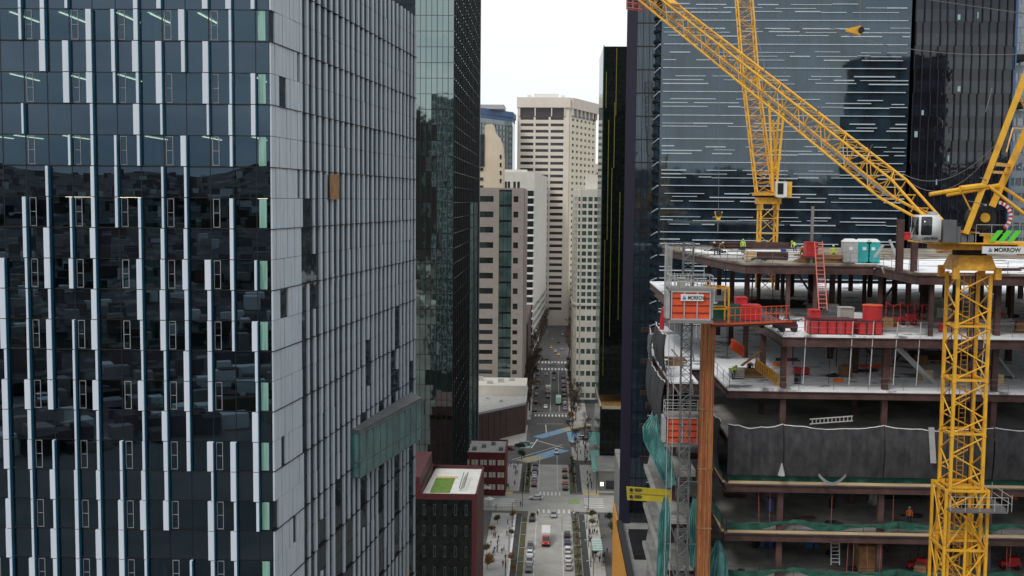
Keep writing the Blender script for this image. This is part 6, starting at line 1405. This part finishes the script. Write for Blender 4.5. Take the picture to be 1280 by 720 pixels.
people = [(620, 637, 'white-coated walker on the left plaza by the crosswalk', 'whitecloth', 'walk'), (623, 676, 'person in black on the left plaza, upper of two', 'darkcloth', 'walk'), (622, 682, 'person in black on the left plaza, lower of two', 'darkcloth', 'stand'), (628.6, 708, 'person in a pink coat on the left plaza near the bottom', 'pinkcloth', 'walk'), (632, 710, 'person in pink beside the pink-coated walker', 'pinkcloth', 'stand'), (650.6, 633, 'person in black waiting at the left end of the crosswalk', 'darkcloth', 'stand'), (672, 645, 'person in black stepping onto the zebra crossing', 'darkcloth', 'walk'),
          (748.5, 649, 'person in black at the top of the right sidewalk', 'darkcloth', 'walk'), (746.8, 657, 'second person in black down the right sidewalk', 'darkcloth', 'walk'), (756.5, 648, 'grey-clothed person near the orange wall corner', 'greycloth', 'stand'), (752, 677, 'person in black halfway down the right sidewalk', 'darkcloth', 'walk'), (755, 672, 'tan-jacketed person halfway down the right sidewalk', 'tancloth', 'walk'), (753, 692, 'left one of the group of walkers above the striped canopy', 'darkcloth', 'walk'), (756, 696, 'middle one of the group of walkers above the striped canopy', 'greycloth', 'walk'), (759, 692, 'right one of the group of walkers above the striped canopy', 'darkcloth', 'stand'), (754, 699, 'lowest one of the group of walkers left of the striped canopy', 'darkcloth', 'walk'), (754, 708, 'person in black beside the striped canopy', 'darkcloth', 'walk')]
for i, (px_, py_, lb_, cl, ps) in enumerate(people): q = WZ(px_, py_, .13); person(lb_, (q.x, q.y, .13), (i % 3) * 1.1 + (math.pi if i % 2 else 0), ps, cl)
rp = random.Random(4)
for i in range(14): person('dark-clothed walker on the left plaza below the crosswalk', (rp.uniform(-16, -11.2), rp.uniform(288, 332), .13), rp.uniform(0, 6), 'walk', rp.choice(('darkcloth', 'greycloth')), grp='dark-clothed walkers on the left plaza')
for i in range(16): person('dark-clothed walker on the right sidewalk below the crosswalk', (rp.uniform(10.9, 13.6), rp.uniform(284, 334), .13), rp.uniform(0, 6), 'walk', rp.choice(('darkcloth', 'greycloth')), grp='dark-clothed walkers on the right sidewalk')
for i in range(12): person('pedestrian beyond the intersection on the upper left pavement', (rp.uniform(-16, -11), rp.uniform(362, 397), .13), rp.uniform(0, 6), 'walk', 'greycloth', grp='pedestrians on the upper left pavement')
for i in range(16): person('pedestrian beyond the intersection on the upper right sidewalk', (rp.uniform(10.8, 14), rp.uniform(362, 440), .13), rp.uniform(0, 6), 'walk', 'darkcloth', grp='pedestrians on the upper right sidewalk')
def worker(label, px, Y, z, rz, pose, vest, hat='white', s_=1.0): q = W(px, 300, Y); person(label, (q.x, Y, z), rz, pose, vest, 'jeans', hat, s_, 'building workers')
worker('worker in a dark red jacket at the left of the top deck', 895.5, 126, Z1, 2.6, 'bend', 'dred', 'white', 1.05); worker('worker in a tan jacket beside the red-jacketed one on the top deck', 900, 126, Z1, 3.6, 'bend', 'tancloth', 'white', 1.05)
worker('worker in a yellow-green vest standing alone on the top deck left of the far crane', 929, 130, Z1, 3.1, 'stand', 'hivis', 'hivis'); worker('worker in a yellow-green vest low behind the beams on the top deck', 994, 134, Z1, 2.2, 'bend', 'hivis', 'hivis')
worker('worker in a grey-green jacket between the red box and the toilets', 1042, 114, Z1, 3.4, 'stand', 'hivis', 'white'); worker('worker in an orange jacket at the left end of the red box', 1003, 118, Z1, 3.0, 'bend', 'orangevest', 'white')
worker('worker in a bright orange vest behind the green net left of the crane mast', 1149.5, 102.6, Z6, 3.1, 'stand', 'orangevest', 'white'); worker('worker in a dark jacket leaning behind the net right of the crane mast', 1245, 101.5, Z6, 2.4, 'bend', 'greycloth', 'white')
worker('worker in black with orange straps climbing at the third deck stair', 941, 106.5, Z3, 3.1, 'bend', 'darkcloth', 'redo'); worker('worker in a yellow vest crouching beside the plank on the third deck', 921, 104.5, Z3, 3.4, 'bend', 'hivis', 'hivis')
# ============================================================== TREES
TM = {}
def tree_mesh(kind, seed):
    if (kind, seed) in TM: return TM[(kind, seed)]
    rr = random.Random(seed); tr = MB(); tw = MB(); H = 9.5 if kind == 'bare' else 4.6
    def br(p, d, L_, r, dep):
        q = p + d * L_; (tr if dep < 2 else tw).tube(p, q, r, 5 if dep < 2 else 3, 0, r * .6, cap=False)
        if dep >= (5 if kind == 'bare' else 3):
            if kind != 'bare':
                for _ in range(34):
                    c = q + Vector((rr.gauss(0, .38), rr.gauss(0, .38), rr.gauss(0, .32))); a = Vector((rr.uniform(-1, 1), rr.uniform(-1, 1), rr.uniform(-1, 1))).normalized() * rr.uniform(.08, .17); b = a.orthogonal().normalized() * rr.uniform(.06, .13); tw.quad(c - a - b, c + a - b, c + a + b, c - a + b, 1)
            return
        for _ in range(3 if dep else 4):
            v = (d + Vector((rr.uniform(-1, 1), rr.uniform(-1, 1), rr.uniform(-.2, .7))) * .72).normalized(); br(q.lerp(p, rr.uniform(0, .35)), v, L_ * rr.uniform(.6, .82), max(r * .58, .032 if kind == 'bare' else .018), dep + 1)
    br(Vector((0, 0, 0)), Vector((0, 0, 1)), H * .3, .17 if kind == 'bare' else .09, 0); TM[(kind, seed)] = (tr, tw); return TM[(kind, seed)]
TP = {}
def tree(label, kind, leaf, x, y, s_, seed, grp, cat='tree'):
    k = (kind, leaf, seed)
    if k not in TP:
        tr, tw = tree_mesh(kind, seed); o = thing('street_tree', None, None); tr.build('trunk', 'bark', o, local=True); tw.build('crown', ['twig', leaf] if leaf else 'twig', o, local=True); TP[k] = o
    else: o = copy_tree(TP[k])
    o.location = (x, y, .1); o.rotation_euler = (0, 0, x * 3.1 + y); o.scale = (s_, s_, s_); tag(o, label, cat, grp)
mixmat('leafmix', (.05, .08, .02), (.20, .13, .04), 1.2, .4, .6); mixmat('leafamber', (.36, .20, .03), (.14, .06, .025), 1.2, .4, .65)
n_ = 0
for i in range(15): tree('bare brown tree along the left kerb of the far street', 'bare', None, -10.8 + (i % 2) * 1.2, 492 + i * 9, 1.5 + (i % 3) * .2, i % 4, 'bare trees left of the far street')
for i in range(10): tree('bare brown tree along the left side of the street beyond the far crosswalk', 'bare', None, cx(665 + i * 19) - 10.8, 665 + i * 19, 1.8, (i + 1) % 4, 'bare trees left beyond the far crosswalk')
for i in range(16): tree('bare brown tree along the right kerb of the far street', 'bare', None, 9.4 + (i % 2) * 1.6, 472 + i * 9.5, 1.15 + (i % 3) * .15, (i + 2) % 4, 'bare trees right of the far street')
for i in range(8): tree('bare brown tree along the right side of the street beyond the far crosswalk', 'bare', None, cx(665 + i * 22) + 9.5, 665 + i * 22, 1.6, i % 4, 'bare trees right beyond the far crosswalk')
for i, (x_, y_) in enumerate(((10, 405), (13, 414), (9.5, 424), (13, 432), (8.8, 446), (14, 450))): tree('bare brown tree on the island right of the diagonal avenue', 'bare', None, x_, y_, 1.05, i % 4, 'bare trees on the right island')
for i in range(4): tree('bare tree beside the stone blocks at the end of the street', 'bare', None, 2 + i * 7, 905 + (i % 2) * 12, 1.7, i % 4, 'bare trees at the end of the street')
for i in range(9): tree('small bare tree in the right planting strip between the crosswalk and the blue crosswalk', 'bare', None, 7.8, 364 + i * 4.2, .45, i % 4, 'small bare trees in the upper right planting strip')
for i in range(9): tree('small bare tree in the lower right planting strip', 'bare', None, 7.7, 262 + i * 8, .42, (i + 1) % 4, 'small bare trees in the lower right planting strip')
for i in range(8): tree('low shrub in the upper left planting strip', 'leafy', 'leafmix', -7.4, 365 + i * 4, .42, 10 + i % 3, 'shrubs in the upper left planting strip', 'shrub')
for i, (px_, py_, lf, s_, lb_) in enumerate(((609, 712, 'leafamber', .9, 'amber-leaved small tree at the bottom of the left plaza'), (608, 694, 'leafmix', .7, 'brown-green small tree on the left plaza by the maroon building'), (622, 655, 'leafmix', .6, 'small green-brown tree on the left plaza, uppermost'), (638, 702, 'leafamber', .55, 'rust-coloured shrub beside the left bike lane at the bottom'), (639, 672, 'leaf', .55, 'round green shrub beside the left bike lane'), (642, 649, 'leafamber', .6, 'rust-coloured shrub at the top of the left bike lane'), (740, 649, 'leafmix', .65, 'small dark tree at the top of the right sidewalk'), (740, 660, 'leafmix', .65, 'small dark tree, second down the right sidewalk'), (744, 698, 'leafmix', .6, 'small dark tree, low on the right sidewalk'), (763, 655, 'leaf', .8, 'green tree beside the upper end of the orange wall'), (765, 668, 'leaf', .8, 'green tree in front of the orange wall, second'), (652, 575, 'leaf', .9, 'green shrub at the corner of the diagonal avenue'), (712, 527, 'leafamber', 1.0, 'pale yellow-leaved tree right of the far street crosswalk'), (666, 650, 'leafmix', .5, 'low bush on the planted corner by the black car'), (614, 668, 'leafamber', .6, 'small orange-leaved tree by the cafe parasols'), (640, 715, 'leafamber', .5, 'rust-coloured shrub at the very bottom left of the street'))):
    q = WZ(px_, py_, 0); tree(lb_, 'leafy', lf, q.x, q.y, s_ * 1.1, 10 + i % 3, 'small planted trees and shrubs')
# parasols
for i, (px_, py_, lb_) in enumerate(((609, 608, 'white cafe parasol beside the maroon building, far one'), (611, 622, 'white cafe parasol beside the maroon building, near one'))):
    q = WZ(px_, py_, 3); o = thing('parasol', lb_, 'parasol', (q.x, q.y, .13), 'white parasols'); mb = MB(); mb.tube((q.x, q.y, .13), (q.x, q.y, 3.2), .04, 6); mb.build('pole', 'steel_g', o); mb = MB(); mb.tube((q.x, q.y, 2.6), (q.x, q.y, 3.3), 1.9, 4, 0, .05); mb.build('canopy', 'white', o)
# lamps, signals
def lamp(label, x, y, h, arm):
    o = thing('street_lamp', label, 'street lamp', (x, y, .1), 'lamp and signal posts'); mb = MB(); mb.tube((x, y, .1), (x, y, h), .11, 7, 0, .07); mb.build('pole', 'black', o); mb = MB(); mb.tube((x, y, h), (x + arm, y, h + .3), .06, 5); mb.build('arm', 'black', o); mb = MB(); mb.box(x + arm - .35, x + arm + .35, y - .14, y + .14, h + .2, h + .36); mb.build('lamp_head', 'lgrey', o)
lamp('black lamp post at the left corner of the intersection', -8.4, 341, 9, 1.6); lamp('black lamp post at the right corner of the intersection', 12.0, 339, 8, -1.6); lamp('black lamp post on the right corner before the lit shop', 15.2, 358, 8, -1.8)
for i in range(4): lamp(['lowest', 'second lowest', 'third lowest', 'highest'][i] + ' black lamp post of the row along the right sidewalk', 10.9, 268 + i * 17, 7, -1.4)
for i in range(3): lamp('black lamp post along the left plaza, ' + ['nearest', 'middle', 'farthest'][i], -10.8, 272 + i * 24, 7, 1.4)
for i, (x_, y_) in enumerate(((-8.6, 362), (-9, 486), (9, 488))):
    o = thing('traffic_light', ['traffic light mast at the upper left corner of the intersection', 'traffic light mast left of the far crosswalk', 'traffic light mast right of the far crosswalk'][i], 'traffic light', (x_, y_, .1)); mb = MB(); mb.tube((x_, y_, .1), (x_, y_, 6), .11, 6); mb.tube((x_, y_, 5.8), (x_ + (5 if x_ < 0 else -5), y_, 6.2), .07, 6); mb.build('mast', 'black', o); mb = MB()
    for k in (2.5, 4.6): xx = x_ + (k if x_ < 0 else -k); mb.box(xx - .18, xx + .18, y_ - .3, y_ - .1, 5.1, 6.1)
    mb.build('signal_head', 'black', o)
# ============================================================== LIGHT & WORLD
w = bpy.data.worlds.new('World'); sc.world = w; w.use_nodes = True; nt = w.node_tree; N = nt.nodes; L = nt.links; bg = N['Background']
sky = N.new('ShaderNodeTexSky'); sky.sky_type = 'NISHITA'; sky.sun_disc = False; SE, SR = rad(48), rad(215); sky.sun_elevation = SE; sky.sun_rotation = SR; sky.air_density = 1; sky.dust_density = 3
hs = N.new('ShaderNodeHueSaturation'); hs.inputs['Saturation'].default_value = .25; L.new(sky.outputs[0], hs.inputs['Color'])
tc = N.new('ShaderNodeTexCoord'); mp = N.new('ShaderNodeMapping'); mp.inputs['Scale'].default_value = (1, 1, 3.2); L.new(tc.outputs['Generated'], mp.inputs[0])
n = N.new('ShaderNodeTexNoise'); n.inputs['Scale'].default_value = 2.6; n.inputs['Detail'].default_value = 7; n.inputs['Roughness'].default_value = .55; L.new(mp.outputs[0], n.inputs['Vector'])
cr = N.new('ShaderNodeValToRGB'); cr.color_ramp.elements[0].position = .36; cr.color_ramp.elements[0].color = (.55, .60, .68, 1); cr.color_ramp.elements[1].position = .56; cr.color_ramp.elements[1].color = (.93, .95, .97, 1); L.new(n.outputs['Fac'], cr.inputs[0])
# overcast luminance: clouds brighter ahead (street end), greyer behind the camera
sx = N.new('ShaderNodeSeparateXYZ'); L.new(tc.outputs['Generated'], sx.inputs[0]); mr = N.new('ShaderNodeMapRange'); mr.inputs[1].default_value = -.6; mr.inputs[2].default_value = .5; mr.inputs[3].default_value = 9.0; mr.inputs[4].default_value = 10.0; L.new(sx.outputs['Y'], mr.inputs[0])
vm = N.new('ShaderNodeVectorMath'); vm.operation = 'SCALE'; L.new(cr.outputs[0], vm.inputs[0]); L.new(mr.outputs[0], vm.inputs['Scale'])
# thicker, whiter cloud toward the street end
mf = N.new('ShaderNodeMapRange'); mf.inputs[1].default_value = .2; mf.inputs[2].default_value = .8; mf.inputs[3].default_value = 0; mf.inputs[4].default_value = .85; L.new(sx.outputs['Y'], mf.inputs[0])
m2 = N.new('ShaderNodeMix'); m2.data_type = 'RGBA'; m2.inputs[7].default_value = (9.7, 9.9, 9.8, 1); L.new(mf.outputs[0], m2.inputs[0]); L.new(vm.outputs[0], m2.inputs[6])
mx = N.new('ShaderNodeMix'); mx.data_type = 'RGBA'; mx.inputs[0].default_value = .88; L.new(hs.outputs[0], mx.inputs[6]); L.new(m2.outputs[2], mx.inputs[7]); L.new(mx.outputs[2], bg.inputs[0]); bg.inputs[1].default_value = .1
sl = bpy.data.lights.new('sun', 'SUN'); so = bpy.data.objects.new('sun', sl); C.objects.link(so); sl.energy = 1.1; sl.angle = rad(14); sl.color = (1, .97, .92)
dv = Vector((math.cos(SE) * math.sin(SR), math.cos(SE) * math.cos(SR), math.sin(SE))); so.rotation_euler = dv.to_track_quat('Z', 'Y').to_euler()
sc.view_settings.view_transform = 'Standard'; sc.view_settings.look = 'None'; sc.view_settings.gamma = 1; sc.view_settings.exposure = .2
sc.render.engine = 'CYCLES'; sc.cycles.max_bounces = 6; sc.cycles.transparent_max_bounces = 6; sc.cycles.glossy_bounces = 3; sc.cycles.diffuse_bounces = 3; sc.cycles.volume_bounces = 1
